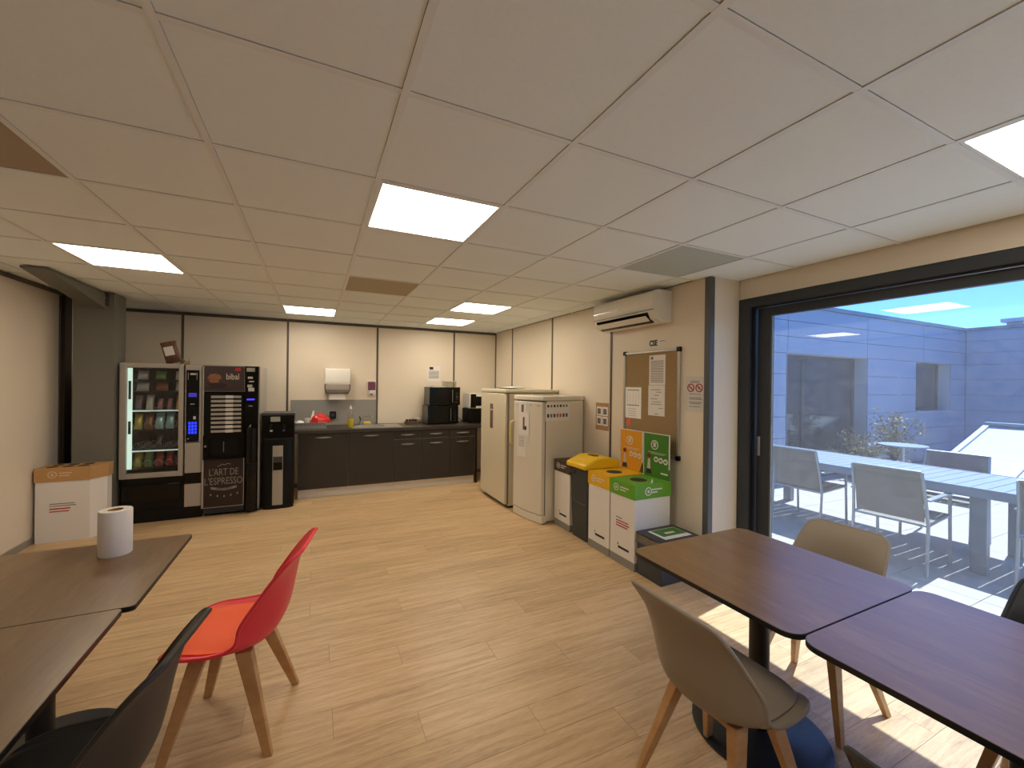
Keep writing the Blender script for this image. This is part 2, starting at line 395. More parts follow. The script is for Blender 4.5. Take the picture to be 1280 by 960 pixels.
# ---- window (sliding door, two leaves, plus an unseen third leaf added for more daylight)
wn = struct(MB().box(XW-.01, XW+.2, YRET-.1, YRET-.001, 0, 2.32).box(XW-.01, XW+.2, -2.95, YRET-.1, 2.245, 2.32)
   .box(XW-.01, XW+.2, -2.95, -2.87, 0, 2.245).box(XW+.0, XW+.2, -2.87, YRET-.1, -.003, .018).build('window_1', ANTH, bevel=.003))
MB().box(XW+.02, XW+.05, YRET-.112, YRET-.1, .02, 2.245).box(XW+.02,XW+.05,-2.87,YRET-.112,2.235,2.2449).build('guide_rail', BLACKM, wn)
for nm, y0, y1, xp in (('s1', .745, 2.29, XW+.07), ('s2', -1.05, .815, XW+.135), ('s3', -2.87, -.98, XW+.07)):
    s_ = MB().box(xp, xp+.05, y0, y0+.07, .02, 2.235).box(xp, xp+.05, y1-.11 if nm == 's1' else y1-.07, y1, .02, 2.235)
    yy = y1-.11 if nm == 's1' else y1-.07
    s_.box(xp, xp+.05, y0+.07, yy, .02, .1).box(xp, xp+.05, y0+.07, yy, 2.165, 2.235)
    sash = s_.build('sliding_sash', ANTH, wn, bevel=.003)
    B(xp+.02, xp+.026, y0+.06, yy+.01, .09, 2.175).build('glass_pane', WINGLASS, sash)
    if nm == 's1':
        B(xp-.012, xp, y1-.035, y1-.012, 1.0, 1.16).build('lock_handle', STEEL, sash, bevel=.003)
        MB().box(xp+.012,xp+.02,yy-.008,yy,.1,2.165).build('glazing_seal', mat('grey_seal','#9AA3A8',.5), sash)

# ================================================================ VENDING MACHINES
ORD = ['first', 'second', 'third', 'fourth', 'fifth', 'sixth']
YV = 5.83
t = thing('snack_vending_machine', 'black and silver snack machine with lit glass front beside the column', 'vending machine', (-1.54, YV, 0))
x0, x1, dp = -.36, .364, .85
cab = MB().box(x0, x0+.03, .05, dp, .03, 1.75).box(x1-.03, x1, .05, dp, .03, 1.75).box(x0+.03, x1-.03, dp-.03, dp, .03, 1.75)
cab.box(x0+.03, x1-.03, .05, dp-.03, 1.715, 1.75).box(x0+.03, x1-.03, .02, dp-.03, .03, .5).box(.2, .215, .05, dp-.03, .5, 1.715)
cab.build('cabinet', BLACK, t)
fr = MB(); X0, X1, Z0, Z1 = -.36, .196, .495, 1.757
fr.box(X0, X0+.058, 0, .05, Z0, Z1).box(X1-.045, X1, 0, .05, Z0, Z1).box(X0+.058, X1-.045, 0, .05, Z1-.05, Z1).box(X0+.058, X1-.045, 0, .05, Z0, Z0+.055)
dr = fr.build('glass_door', SILVER, t, bevel=.004)
B(X0+.055, X1-.042, .018, .024, Z0+.052, Z1-.047).build('glass_pane', CLEAR, dr)
st = B(X0+.06, X0+.098, .03, .045, Z0+.1, Z1-.055).build('light_strip', emit('cool_strip', '#D6F2E4', .55), dr)
B(X0+.068, X0+.09, .026, .03, 1.36, 1.56).build('control_label', INKD, dr); B(X0+.068, X0+.09, .026, .03, .98, 1.12).build('control_label', INKD, dr)
B(X0+.02, X1-.02, .004, .02, .24, .42).build('delivery_flap', BLACKG, t, bevel=.006)
B(x0, x1, .03, dp, .0, .03).build('foot', BLACK, t)
# payment column
B(.212, .364, 0, .05, .87, 1.75).build('payment_panel', SILVER, t, bevel=.003)
pp = B(.222, .342, -.006, 0, .875, 1.69).build('keypad_panel', BLACKG, t)
for a in ((.238,.242,1.58,1.66),(.318,.322,1.58,1.66),(.258,.31,1.635,1.655),(.262,.3,1.3,1.308),(.29,.312,1.13,1.165),(.235,.25,.905,.915)): B(a[0],a[1],-.009,-.006,a[2],a[3]).build('coin_slot_trim', mat('white_print','#BDBAB4',.5), pp)
B(.245, .32, -.008, -.006, 1.385, 1.43).build('display', emit('blue_display', '#3A35B8', .35), pp)
kb = emit('blue_key', '#2038FF', .9)
for i in range(3):
    for j in range(4):
        B(.245+i*.028, .266+i*.028, -.009, -.006, .965+j*.036, .993+j*.036).build('key', kb, pp)
B(.212, .364, 0, .05, .52, .862).build('lower_panel', SILVER, t, bevel=.003)
B(.212, .364, .01, .05, .395, .52).build('coin_return_tray', BLACKG, t)
B(.212, .364, 0, .05, .138, .393).build('lower_panel', SILVER, t, bevel=.003)
B(x0, x1, .012, .05, .03, .135).build('kick_panel', BLACK, t)
# shelves
shz = [1.575, 1.445, 1.235, 1.02, .79, .6]
for k, z in enumerate(shz):
    s_ = B(-.29, .195, .07, .6, z-.012, z).build('shelf', DARKGREY, t)
    if k in (2, 4): B(-.285, .19, .056, .07, z-.012, z+.002).build('lit_shelf_edge', emit('shelf_glow', '#CFE6DA', .3), s_)
    else: B(-.285, .19, .062, .07, z-.016, z+.004).build('price_rail', BLACK, s_)
    if k >= 3:
        for i in range(5):
            cx = -.24+i*.095
            pts = [(cx+.036*math.cos(a), .075+a*.012, z+.042+.036*math.sin(a)) for a in [q*.45 for q in range(60)]]
            MB().tube(pts, .0025, 5).build('spiral', STEEL, s_)
def pouch(name, m, w_, h_, d_, lean=.25):
    mb = MB(); n = 7
    for s in range(2): pass
    rows = []
    for j in range(n):
        v = j/(n-1); z = v*h_; bul = math.sin(math.pi*v)**.6; ww_ = w_/2*(1-.06*bul)
        r_ = []
        for i in range(12):
            a = 2*math.pi*i/12; r_.append((ww_*math.copysign(abs(math.cos(a))**.5, math.cos(a)), max(.004, d_/2*bul)*math.copysign(abs(math.sin(a))**.8, math.sin(a)) + lean*z, z))
        rows.append(r_)
    vs = [p for r_ in rows for p in r_]
    fs = [(j*12+i, j*12+(i+1) % 12, (j+1)*12+(i+1) % 12, (j+1)*12+i) for j in range(n-1) for i in range(12)]
    fs += [tuple(range(12))[::-1], tuple(range((n-1)*12, n*12))]
    return mb.add(vs, fs).mesh(name, m, True)
PK = {c: mat('foil_'+c, h_, .3, .3, .25, 40) for c, h_ in dict(silver='#8E8A86', brown='#7A4A30', purple='#5A4650', white='#B9B2A8', gold='#B08A40', teal='#8FB0B4', green='#5C7A45', red='#8E2A24', yellow='#A89435', pink='#94656A', dark='#3A3436').items()}
rowsd = [('top shelf', 1.575, [('silver',.1,.1,-.2),('green',.1,.1,-.04),('white',.06,.1,.12)]),
 ('second shelf', 1.445, [('silver',.12,.115,-.2),('brown',.12,.11,-.03),('white',.08,.11,.13)]),
 ('third shelf', 1.235, [('purple',.07,.16,-.24),('white',.07,.17,-.14),('pink',.05,.13,-.045),('pink',.05,.13,.04),('gold',.07,.165,.13)]),
 ('fourth shelf', 1.02, [('yellow',.075,.17,-.24),('brown',.075,.17,-.145),('teal',.08,.18,-.05),('teal',.08,.185,.045),('dark',.075,.16,.14)]),
 ('fifth shelf', .79, [('dark',.06,.16,-.05)]),
 ('bottom shelf', .6, [('yellow',.07,.15,-.24),('green',.07,.16,-.145),('red',.07,.16,-.05),('red',.07,.16,.045),('red',.07,.15,.14)])]
for sh, z, its in rowsd:
    for i, (c, w_, h_, px) in enumerate(its):
        o = bpy.data.objects.new('snack_pouch', pouch('snack_pouch', PK[c], w_, h_, .05, .3)); COL.objects.link(o)
        o.location = (-1.54+px, YV+.13, z)
        tag(o, f'{c} snack packet, {ORD[i]} from the left on the {sh} of the snack machine' if len(its) > 1 else f'lone {c} packet on the {sh} of the snack machine', 'snack packet', 'snack packets in the vending machine')
# ---- coffee machine
t = thing('coffee_vending_machine', 'black coffee machine with brand poster between snack machine and water dispenser', 'vending machine', (-.89, YV-.01, 0))
x0, x1 = -.278, .285
MB().box(x0, x1-.012, .03, .8, .03, 1.75).build('cabinet', BLACK, t)
B(x1-.012, x1, .03, .8, .03, 1.75).build('side_panel', SILVER, t)
B(x0+.02, x1-.02, .06, .8, 0, .03).build('foot', BLACK, t)
B(x0, x0+.014, 0, .03, .1, 1.74).build('door_edge', SILVER, t)
ps = B(-.262, .128, .005, .03, 1.452, 1.742).build('poster_panel', mat('poster_brown', '#3B2E2C', .35, var=.2, scale=12), t)
B(-.266, .132, .012, .03, 1.447, 1.747).build('poster_frame', SILVER, t)
text('brand_lettering', 'bibal', .1, mat('print_white', '#D8D4CE', .5), ps, (-.055, .004, 1.59), sx=.72)
MB().box(.035, .09, .003, .005, 1.69, 1.725).build('brand_emblem', mat('print_red', '#B0202A', .5), ps)
MB().prism([(-.235,1.60),(-.21,1.645),(-.16,1.655),(-.11,1.64),(-.095,1.60),(-.12,1.585),(-.2,1.585)], 'y', .003, .005).prism([(-.225,1.583),(-.12,1.583),(-.13,1.55),(-.2,1.55)],'y',.003,.005).build('cup_picture', mat('print_copper', '#8A5A3C', .5, var=.3), ps)
MB().prism([(-.262,1.49),(-.2,1.497),(-.1,1.48),(0,1.475),(0,1.47),(-.1,1.474),(-.2,1.488),(-.262,1.48)], 'y', .003, .005).prism([(-.24,1.545),(-.07,1.545),(-.03,1.51),(-.09,1.49),(-.2,1.5)],'y',.0035,.0048).build('bean_picture', mat('print_bean', '#241512', .5, var=.3), ps)
sp = B(-.255, .125, .002, .03, .94, 1.437).build('selection_panel', BLACKG, t)
lab = mat('selection_label', '#9B968E', .4, var=.25, scale=120)
for i in range(9):
    z = 1.385-i*.05
    s_ = MB().box(-.195, -.055, -.003, .002, z-.014, z+.014).box(.02, .1, -.003, .002, z-.014, z+.014).build('selection_key', lab, sp)
    B(-.055, .02, -.003, .002, z-.017, z+.017).build('price_label', mat('price_label', '#C9C5BC', .4, var=.1), s_)
# dispensing recess
MB().box(-.27, -.21, 0, .03, .66, .94).box(.08, .14, 0, .03, .66, .94).box(-.21, .08, 0, .03, .9, .94).box(-.21, .08, -.01, .03, .66, .69).build('cup_station_frame', BLACKG, t)
MB().box(-.075, -.07, .01, .03, .74, .86).build('dispenser_nozzle', STEEL, t)
MB().cyl((-.245, -.002, .815), .012, -.006, .002, 10, axis='y').build('door_lock', STEEL, t)
pl = B(-.262, .13, .006, .03, .105, .665).build('poster_panel', mat('poster_dark', '#221714', .4, var=.1), t)
fr = MB(); 
for a in ((-.266,.134,.1,.106),(-.266,-.26,.106,.665),(.128,.134,.106,.665)): fr.box(a[0],a[1],.002,.006,a[2],a[3])
fr.build('poster_frame', SILVER, t)
pw_ = mat('print_chalk', '#857E77', .6)
text('poster_lettering', "L'ART DE", .115, pw_, pl, (-.066, .0045, .47), align='CENTER', sx=.62)
text('poster_lettering', "L'ESPRESSO", .115, pw_, pl, (-.066, .0045, .365), align='CENTER', sx=.66)
mb = MB(); pts = [(-.19+.028*i, .315-.022*math.sin(math.pi*i/9)) for i in range(10)]
mb.prism(pts + [(x, z+.028) for x, z in pts[::-1]], 'y', .0035, .006)
mb.build('ribbon_print', pw_, pl)
text('poster_lettering', 'magnifique', .05, mat('poster_dark', '#221714'), pl, (-.066, .0028, .302), align='CENTER', sx=.72, shear=.3)
mb = MB(); mb.tube([(-.13,.004,.575),(-.1,.004,.585),(-.08,.004,.6),(-.06,.004,.588),(-.03,.004,.605),(0,.004,.595)], .004, 5)
for i in range(5): mb.prism([(-.2+i*.065,.25-.025*math.sin(math.pi*i/4)),(-.19+i*.065,.265-.025*math.sin(math.pi*i/4)),(-.18+i*.065,.25-.025*math.sin(math.pi*i/4)),(-.19+i*.065,.235-.025*math.sin(math.pi*i/4))],'y',.003,.006)
mb.build('flourish_print', pw_, pl)
gr = MB()
for i in range(5): gr.box(-.26, .13, .008, .03, .035+i*.012, .041+i*.012)
gr.build('vent_grille', DARKGREY, t)
rc = B(.14, .272, 0, .03, 1.02, 1.742).build('payment_panel', BLACKG, t)
MB().box(.15,.235,-.003,0,1.685,1.73).build('note_reader', SILVER, rc)
MB().box(.165,.215,-.003,0,1.6,1.625).box(.175,.225,-.003,0,1.56,1.575).box(.16,.21,-.003,0,1.5,1.53).box(.17,.23,-.003,0,1.45,1.495).build('instruction_print', mat('white_print','#BDBAB4'), rc)
B(.155, .235, -.003, 0, 1.345, 1.362).build('display', emit('violet_display', '#4438FF', .9), rc)
MB().box(.175,.215,-.003,0,1.27,1.28).prism([(.175,1.02),(.2,1.06),(.2,1.03)],'y',-.003,0).build('coin_slot', SILVER, rc)
MB().lathe([(.066, .03), (.066, 1.02)], (.206, .022, 0), 24).build('column_cover', BLACKG, t, smooth=True)
MB().lathe([(.0665,.53),(.0665,.6)], (.206,.018,0), 24).build('coin_return', BLACK, t, smooth=True)
# packet and jar on top of the machine
t = thing('coffee_bag', 'patterned brown and white coffee bag leaning on top of the snack machine', 'bag', (-1.47, 6.0, 1.7505), R(-8))
o = bpy.data.objects.new('pouch', pouch('pouch', mat('bag_pattern', '#6B4A38', .5, var=.6, scale=22), .16, .25, .07, 0)); COL.objects.link(o); o.parent = t; o.rotation_euler = (R(3), R(-14), 0); o.location = (0, 0, .02)
MB().box(-.045,.045,-.042,-.036,.09,.19).build('bag_label', PAPER, t, rot=(R(3), R(-14), 0), loc=(0,-.004,.02))
MB().box(-.06,.06,-.03,.03,.0,.012).build('bag_base', mat('bag_pattern','#6B4A38'), t)
t = thing('glass_jar', 'small glass jar with gold contents on top of the snack machine', 'jar', (-1.36, 5.95, 1.7505))
MB().cyl((0,0,0), .042, .004, .05, 16).build('contents', mat('gold_sweets', '#8E6A1E', .4, var=.4), t, smooth=True)
MB().lathe([(.001,.002),(.046,.002),(.047,.06),(.043,.08),(.044,.084),(.05,.084)], n=16, cap=False).build('jar_body', CLEARP, t, smooth=True)

# ================================================================ WATER DISPENSER
t = thing('water_dispenser', 'black floor standing water dispenser with silver centre strip', 'water dispenser', (-.408, 5.9, 0))
prof = [(-.17,.3),(-.178,.02),(-.15,-.012),(-.09,-.03),(0,-.036),(.09,-.03),(.15,-.012),(.178,.02),(.17,.3)]
MB().prism(prof, 'z', .03, .86).build('body', BLACK, t, bevel=.004)
MB().prism([(a*.97,b) for a, b in prof], 'z', 0, .03).build('foot', BLACK, t)
MB().prism([(-.178,.3),(-.178,.0),(.178,.0),(.178,.3)], 'z', .86, 1.15).build('tap_housing', BLACKG, t, bevel=.008)
MB().prism([(-.184,.31),(-.184,-.035),(.184,-.035),(.184,.31)], 'z', 1.15, 1.185).build('top_cover', DARKGREY, t, bevel=.01)
B(-.085, .02, -.006, 0, 1.075, 1.135).build('display', mat('display_grey', '#9A9D94', .3), t)
B(-.16, .16, -.02, 0, .858, .87).build('drip_tray', BLACKM, t)
for xx, c in ((-.075, mat('tap_white', '#C9C5BC', .4)), (.06, mat('tap_blue', '#3A4A78', .4))):
    tp = MB().cyl((xx, -.02, 0), .02, .975, 1.03, 12).box(xx-.008, xx+.008, -.03, 0, 1.02, 1.045).build('tap', BLACK, t)
    MB().cyl((xx, -.02, 0), .016, .955, .975, 12).build('tap_button', c, tp)
pn = MB().prism([(-.056,-.04),(0,-.044),(.056,-.04),(.056,-.03),(-.056,-.03)], 'z', .05, .78).build('centre_strip', SILVER, t)
ni = MB().box(-.05, .05, -.049, -.03, .48, .645).build('cup_niche', BLACKG, pn)
B(-.05, .05, -.052, -.048, .575, .645).build('cup_flap', DARKGREY, ni)

# ================================================================ CARDBOARD SORTING BOX (left)
def hexprint(mb, cx, cz, r, y0, y1): ring(mb, cx, cz, r*.78, r, y0, y1, 20); mb.box(cx-r*.28, cx+r*.28, y0, y1, cz-r*.35, cz+r*.3); return mb
t = thing('sorting_box', 'white cardboard cup sorting box with kraft lid beside the left wall', 'recycling box', (-2.2, 5.612, 0))
MB().prism([(-.19,-.125),(.2,-.125),(.28,.02),(.28,.125),(-.19,.125)], 'z', .0, .6).build('carton', CARD, t)
lid = MB().prism([(-.197,-.132),(.204,-.132),(.288,.02),(.288,.132),(-.197,.132)], 'z', .585, .715).build('lid', KRAFT, t)
hm = MB()
for i in range(3):
    for j in range(2): hm.cyl((-.1+i*.115, -.06+j*.11, 0), .042, .7135, .7165, 16)
hm.build('cup_hole', INKD, lid)
mb = MB(); hexprint(mb, -.07, .652, .033, -.134, -.131); mb.box(-.02,.07,-.134,-.131,.66,.67).box(-.02,.05,-.134,-.131,.635,.645)
mb.build('lid_print', mat('print_cream', '#D8C49C', .6), lid)
MB().box(-.09,.09,-.127,-.124,.365,.372).box(-.09,.1,-.127,-.124,.345,.352).build('text_print', INK, t)
MB().box(-.09,.06,-.127,-.124,.315,.327).box(-.09,.05,-.127,-.124,.29,.3).build('text_print', RED_INK, t)

# ================================================================ KITCHEN
YC = 6.2
def arc_handle(mb, cx, z, L=.2):
    pts = [(cx-L/2+L*i/8, -.004-.024*math.sin(math.pi*i/8), z) for i in range(9)]
    return mb.tube(pts, [.005+.008*math.sin(math.pi*i/8) for i in range(9)], 6)
units = [(-.2, .424, 0, 'dark brown base cabinet with single door beside the water dispenser'), (.424, 1.04, 0, 'dark brown base cabinet under the sink'),
 (1.04, 1.453, 1, 'dark brown cabinet with drawer, between the sink unit and the microwave unit'), (1.453, 1.885, 1, 'dark brown drawer cabinet directly under the stacked microwaves'), (1.885, 2.3, 1, 'dark brown drawer cabinet at the right end beside the fridge')]
for a, b, dw, lb in units:
    t = thing('base_cabinet', lb, 'cabinet', ((a+b)/2, YC, 0), 0, 'kitchen base cabinets'); q = (b-a)/2
    MB().box(-q+.0005, q-.0005, .02, .69, .12, .876).build('carcass', CABB, t)
    B(-q+.0005, q-.0005, .045, .065, 0, .119).build('plinth', CABB, t)
    g = .0025
    if dw:
        d = B(-q+g, q-g, 0, .019, .745, .872).build('drawer', CABF, t); arc_handle(MB(), 0, .808).build('handle', STEEL, d, smooth=True)
        d = B(-q+g, q-g, 0, .019, .125, .735).build('door', CABF, t); arc_handle(MB(), 0, .672).build('handle', STEEL, d, smooth=True)
    else:
        d = B(-q+g, q-g, 0, .019, .125, .872).build('door', CABF, t); arc_handle(MB(), .0, .818).build('handle', STEEL, d, smooth=True)
# appliance end panel + leg to the right
t = thing('end_leg', 'black support leg under the right end of the worktop', 'leg', (2.33, YC+.03, 0)); B(-.012,.012,-.012,.012,0,.876).build('post', BLACKM, t); B(-.02,.02,-.02,.02,0,.01).build('foot_plate', BLACKM, t)
SX0, SX1 = .5, .98
wt = MB().box(-.25, SX0, 6.17, 6.905, .878, .918).box(SX1, 2.94, 6.17, 6.905, .878, .918).box(SX0, SX1, 6.17, 6.28, .878, .918).box(SX0, SX1, 6.72, 6.905, .878, .918).build('worktop', WORKTOP)
tag(wt, 'long dark brown laminate worktop over the base cabinets', 'worktop')
t = thing('kitchen_sink', 'stainless steel inset sink in the dark worktop', 'sink', ((SX0+SX1)/2, 6.5, .918))
q = (SX1-SX0)/2
MB().box(-q-.02,-q+.03,-.24,.24,0,.006).box(q-.03,q+.2,-.24,.24,0,.006).box(-q+.03,q-.03,-.24,-.18,0,.006).box(-q+.03,q-.03,.18,.24,0,.006).build('rim', STEEL, t)
MB().box(-q+.03,-q+.033,-.18,.18,-.16,0).box(q-.033,q-.03,-.18,.18,-.16,0).box(-q+.033,q-.033,-.18,-.177,-.16,0).box(-q+.033,q-.033,.177,.18,-.16,0).box(-q+.03,q-.03,-.18,.18,-.163,-.16).build('basin', STEEL, t)
t = thing('kitchen_tap', 'chrome mixer tap behind the sink', 'tap', (.64, 6.79, .9185))
MB().cyl((0,0,0), .022, 0, .06, 14).build('body', STEEL, t, smooth=True)
MB().tube([(0,0,.05),(.02,-.02,.1),(.07,-.06,.135),(.12,-.11,.145),(.15,-.14,.13)], .01, 8).build('spout', STEEL, t, smooth=True)
MB().tube([(0,0,.06),(-.01,.0,.1),(-.02,0,.13)], .008, 8).build('lever', BLACK, t, smooth=True)
sb = B(-.325, .878, YB-.012, YB-.0005, .9195, 1.3).build('splashback', mat('splash_grey', '#8F8D88', .4, var=.03)); tag(sb, 'plain grey splashback panel on the wall behind the sink', 'splashback')
# paper towel dispenser
t = thing('towel_dispenser', 'white wall paper towel dispenser above the splashback', 'towel dispenser', (.303, YB, 1.4))
MB().prism([(0,.14),(-.2,.14),(-.215,.2),(-.2,.36),(-.17,.375),(0,.375)], 'x', -.175, .175).build('upper_cover', WHITE, t, bevel=.006)
MB().prism([(0,0),(-.14,0),(-.19,.06),(-.198,.139),(0,.139)], 'x', -.168, .168).build('lower_window', mat('grey_translucent_plastic', '#A8A09A', .25, var=.05), t, bevel=.006)
MB().tube([(-.172,-.2,.14),(-.172,-.19,.06),(-.14,-.16,.0),(.14,-.16,.0),(.172,-.19,.06),(.172,-.2,.14)], .006, 6).build('frame_rim', DARKGREY, t)
MB().prism([(-.13,.0),(-.13,-.09),(-.126,-.09),(-.126,.0)], 'x', -.115, .115).build('paper_sheet', PAPER, t)
t = thing('soap_dispenser', 'small wall soap dispenser with purple cartridge', 'soap dispenser', (.805, YB, 1.36))
MB().box(-.058,.058,-.03,0,.0,.23).build('back_plate', WHITE, t, bevel=.005)
MB().box(-.055,.055,-.09,-.03,.09,.225).build('cartridge', mat('purple_soap', '#6B3550', .35, var=.3, scale=15), t, bevel=.012)
MB().prism([(-.03,.09),(-.1,.085),(-.09,.035),(-.03,.03)], 'x', -.04, .04).build('push_lever', WHITE, t, bevel=.006)
MB().cyl((0,-.06,0),.012,.012,.03,10,r1=.016).build('nozzle', DARKGREY, t)
t = thing('wall_socket', 'black power socket on the grey splashback', 'socket', (.248, YB-.0122, 1.07))
B(-.045,.045,-.035,0,-.055,.055).build('housing', BLACK, t, bevel=.006); MB().cyl((0,-.036,0),.026,-.002,.0,16,axis='y').build('outlet', DARKGREY, t)
# dish rack
t = thing('dish_rack', 'grey wire dish rack full of crockery left of the sink', 'dish rack', (-.05, 6.54, .9185))
GW = mat('rack_grey', '#9A9792', .4)
mb = MB(); mb.box(-.2,.2,-.17,.17,0,.02).build('drip_tray', GW, t, bevel=.004)
mb = MB()
for z in (.03, .085): mb.tube([(-.2,-.17,z),(.2,-.17,z),(.2,.17,z),(-.2,.17,z),(-.2,-.17,z)], .004, 5)
for i in range(9): mb.tube([(-.2+.05*i,-.17,.085),(-.2+.05*i,-.17,.02),(-.2+.05*i,.17,.02),(-.2+.05*i,.17,.085)], .002, 4)
mb.build('wire_basket', GW, t)
MB().box(-.19,.19,-.166,-.16,.02,.08).build('front_panel', mat('rack_panel_grey', '#7E7B78', .4), t)
def bowl(nm, lb, x, y, z, r, hgt, m, tilt=0, cat='bowl'):
    o = MB().lathe([(r*.45,0),(r*.75,hgt*.35),(r,hgt),(r*.93,hgt),(r*.68,hgt*.4),(r*.38,hgt*.12),(.001,hgt*.1)], n=18, cap=False).build(nm, m, smooth=True)
    o.location = (x, y, z); o.rotation_euler = (R(180)+tilt, 0, 0) if tilt else (0,0,0); return tag(o, lb, cat)
bowl('bowl', 'upturned white bowl at the left end of the dish rack', -.19, 6.5, 1.028, .07, .07, WHITE, R(12))
bowl('cup', 'small white cup in the middle of the dish rack', -.09, 6.5, .99, .04, .07, WHITE, cat='cup')
o = MB().lathe([(.018,0),(.02,.12),(.012,.15),(.01,.2)], n=10).build('white_bottle', WHITE, smooth=True); o.location = (-.045, 6.56, .96); o.rotation_euler = (0, R(8), 0); tag(o, 'slim white utensil standing upright in the dish rack', 'utensil')
# red bag / cloth
mb = MB(); n = 18; m_ = 9; vs = []
for j in range(m_):
    v = j/(m_-1)
    for i in range(n):
        a = 2*math.pi*i/n; rr = max(0, 1-v**2.6)**.6*(1+.13*math.sin(3*a+1)+.08*math.sin(7*a+v*4))
        vs.append((.125*rr*math.cos(a), .1*rr*math.sin(a), .13*v*(1+.12*math.sin(2*a))))
mb.add(vs, [(j*n+i, j*n+(i+1)%n, (j+1)*n+(i+1)%n, (j+1)*n+i) for j in range(m_-1) for i in range(n)] + [tuple(range(n))[::-1]])
o = mb.build('red_cloth', mat('red_plastic_bag', '#C8201E', .35, var=.2, bump=.3, bscale=30), smooth=True); o.location = (.06, 6.53, .985); tag(o, 'crumpled red cloth heaped on the dish rack', 'cloth')
# detergent bottle
t = thing('detergent_bottle', 'clear bottle of yellow washing up liquid with white cap', 'bottle', (.468, 6.44, .9185))
MB().lathe([(.036,0),(.041,.02),(.041,.13)], n=18).build('liquid', mat('yellow_liquid', '#D6C213', .15, var=.05), t, smooth=True)
MB().lathe([(.042,.0),(.043,.17),(.036,.22),(.015,.25),(.013,.265)], n=18, cap=False).build('bottle_body', CLEARP, t, smooth=True)
MB().lathe([(.017,.262),(.018,.29),(.008,.3),(.007,.32)], n=12).build('cap', WHITE, t, smooth=True)
t = thing('sponge_dish', 'small dish with yellow sponge by the tap', 'sponge', (.735, 6.8, .9185))
B(-.07,.07,-.045,.045,0,.014).build('dish', GW, t, bevel=.005); B(-.06,.05,-.035,.035,.014,.045).build('sponge', mat('sponge_yellow','#D9C24A',.9,var=.15,bump=.6), t, bevel=.006)
# microwaves
def microwave(loc, w_, h_, d_, lb, body, front, rz=0):
    t = thing('microwave_oven', lb, 'microwave', loc, rz)
    B(-w_/2, w_/2, .02, d_, .012, h_).build('casing', body, t, bevel=.004)
    d = B(-w_/2, w_*.26, 0, .02, .012, h_).build('door', front, t, bevel=.004)
    B(-w_/2+.05, w_*.2, -.002, 0, .05, h_-.05).build('viewing_window', BLACKG, d)
    MB().box(w_*.235, w_*.25, -.012, 0, .05, h_-.04).build('handle', STEEL if front is BLACKG else WHITE, d, bevel=.002)
    c = B(w_*.262, w_/2, 0, .02, .012, h_).build('control_panel', front, t, bevel=.004)
    mb = MB(); 
    for k in range(4): mb.cyl((w_*.38, -.002, .06+k*.045), .012, -.004, .002, 10, axis='y')
    mb.build('control_button', DARKGREY, c)
    for sx_ in (-1, 1): MB().cyl((sx_*(w_/2-.04), .06, 0), .015, 0, .012, 10).cyl((sx_*(w_/2-.04), d_-.05, 0), .015, 0, .012, 10).build('foot', BLACK, t)
    return t
MWS = mat('microwave_side_grey', '#5A5550', .4, metal=.3)
microwave((1.85, 6.45, .9185), .5, .295, .37, 'lower black microwave of the stack on the worktop', MWS, BLACKG)
microwave((1.873, 6.44, 1.214), .5, .295, .37, 'upper black microwave of the stack', MWS, BLACKG)
microwave((2.52, 6.46, .9185), .46, .235, .36, 'black microwave standing on the worktop beside the fridge', BLACK, BLACKG)
microwave((2.54, 6.46, 1.154), .48, .255, .36, 'white framed microwave on top of the black one beside the fridge', WHITE, WHITE)
B(-.232,-.135,-.003,0,.02,.245).build('door_band', BLACKG, bpy.data.objects['microwave_oven.003'])
# things round the microwaves
t = thing('capsule_tray', 'low tray of brown capsules left of the microwaves', 'tray', (1.39, 6.66, .9185))
B(-.1,.1,-.06,.06,0,.045).build('tray', mat('tray_brown','#5B4632',.5), t, bevel=.004)
cm = MB().lathe([(.012,0),(.018,.025),(.018,.03)], n=10).mesh('capsule', mat('capsule_brown','#3A2620',.35,var=.3), True)
for i in range(4):
    for j in range(2):
        o = bpy.data.objects.new('capsule', cm); COL.objects.link(o); o.parent = t; o.location = (-.07+i*.046, -.028+j*.05, .045)
o = bpy.data.objects.new('plastic_bag', pouch('plastic_bag', mat('grey_film', '#A49C90', .2, var=.2), .15, .1, .08, 0)); COL.objects.link(o); o.location = (1.51, 6.79, .9185); tag(o, 'crumpled translucent plastic bag against the microwave stack', 'bag')
t = thing('clear_food_box', 'clear plastic food box on top of the microwave stack', 'box', (1.985, 6.6, 1.5095))
MB().box(-.1,.1,-.07,.07,0,.004).box(-.1,-.097,-.07,.07,.004,.09).box(.097,.1,-.07,.07,.004,.09).box(-.097,.097,-.07,-.067,.004,.09).box(-.097,.097,.067,.07,.004,.09).build('tub', CLEARP, t); B(-.105,.105,-.075,.075,.09,.1).build('lid', mat('lid_white','#D4CFC2',.4), t)
t = thing('magazine', 'green and white magazine lying on the microwave stack', 'magazine', (1.77, 6.58, 1.5095), R(12)); B(-.11,.11,-.08,.08,0,.012).build('pages', PAPER, t); B(-.11,.11,-.08,.08,.012,.016).build('cover', mat('mag_green','#55704A',.4,var=.5,scale=14), t)
o = MB().tube([(2.1,6.62,1.02),(2.15,6.6,1.0),(2.2,6.58,.96),(2.25,6.57,.928),(2.27,6.6,.926)], .006, 6).build('power_cord', BLACK, smooth=True); tag(o, 'black power cord from the microwaves down to the worktop', 'cord')

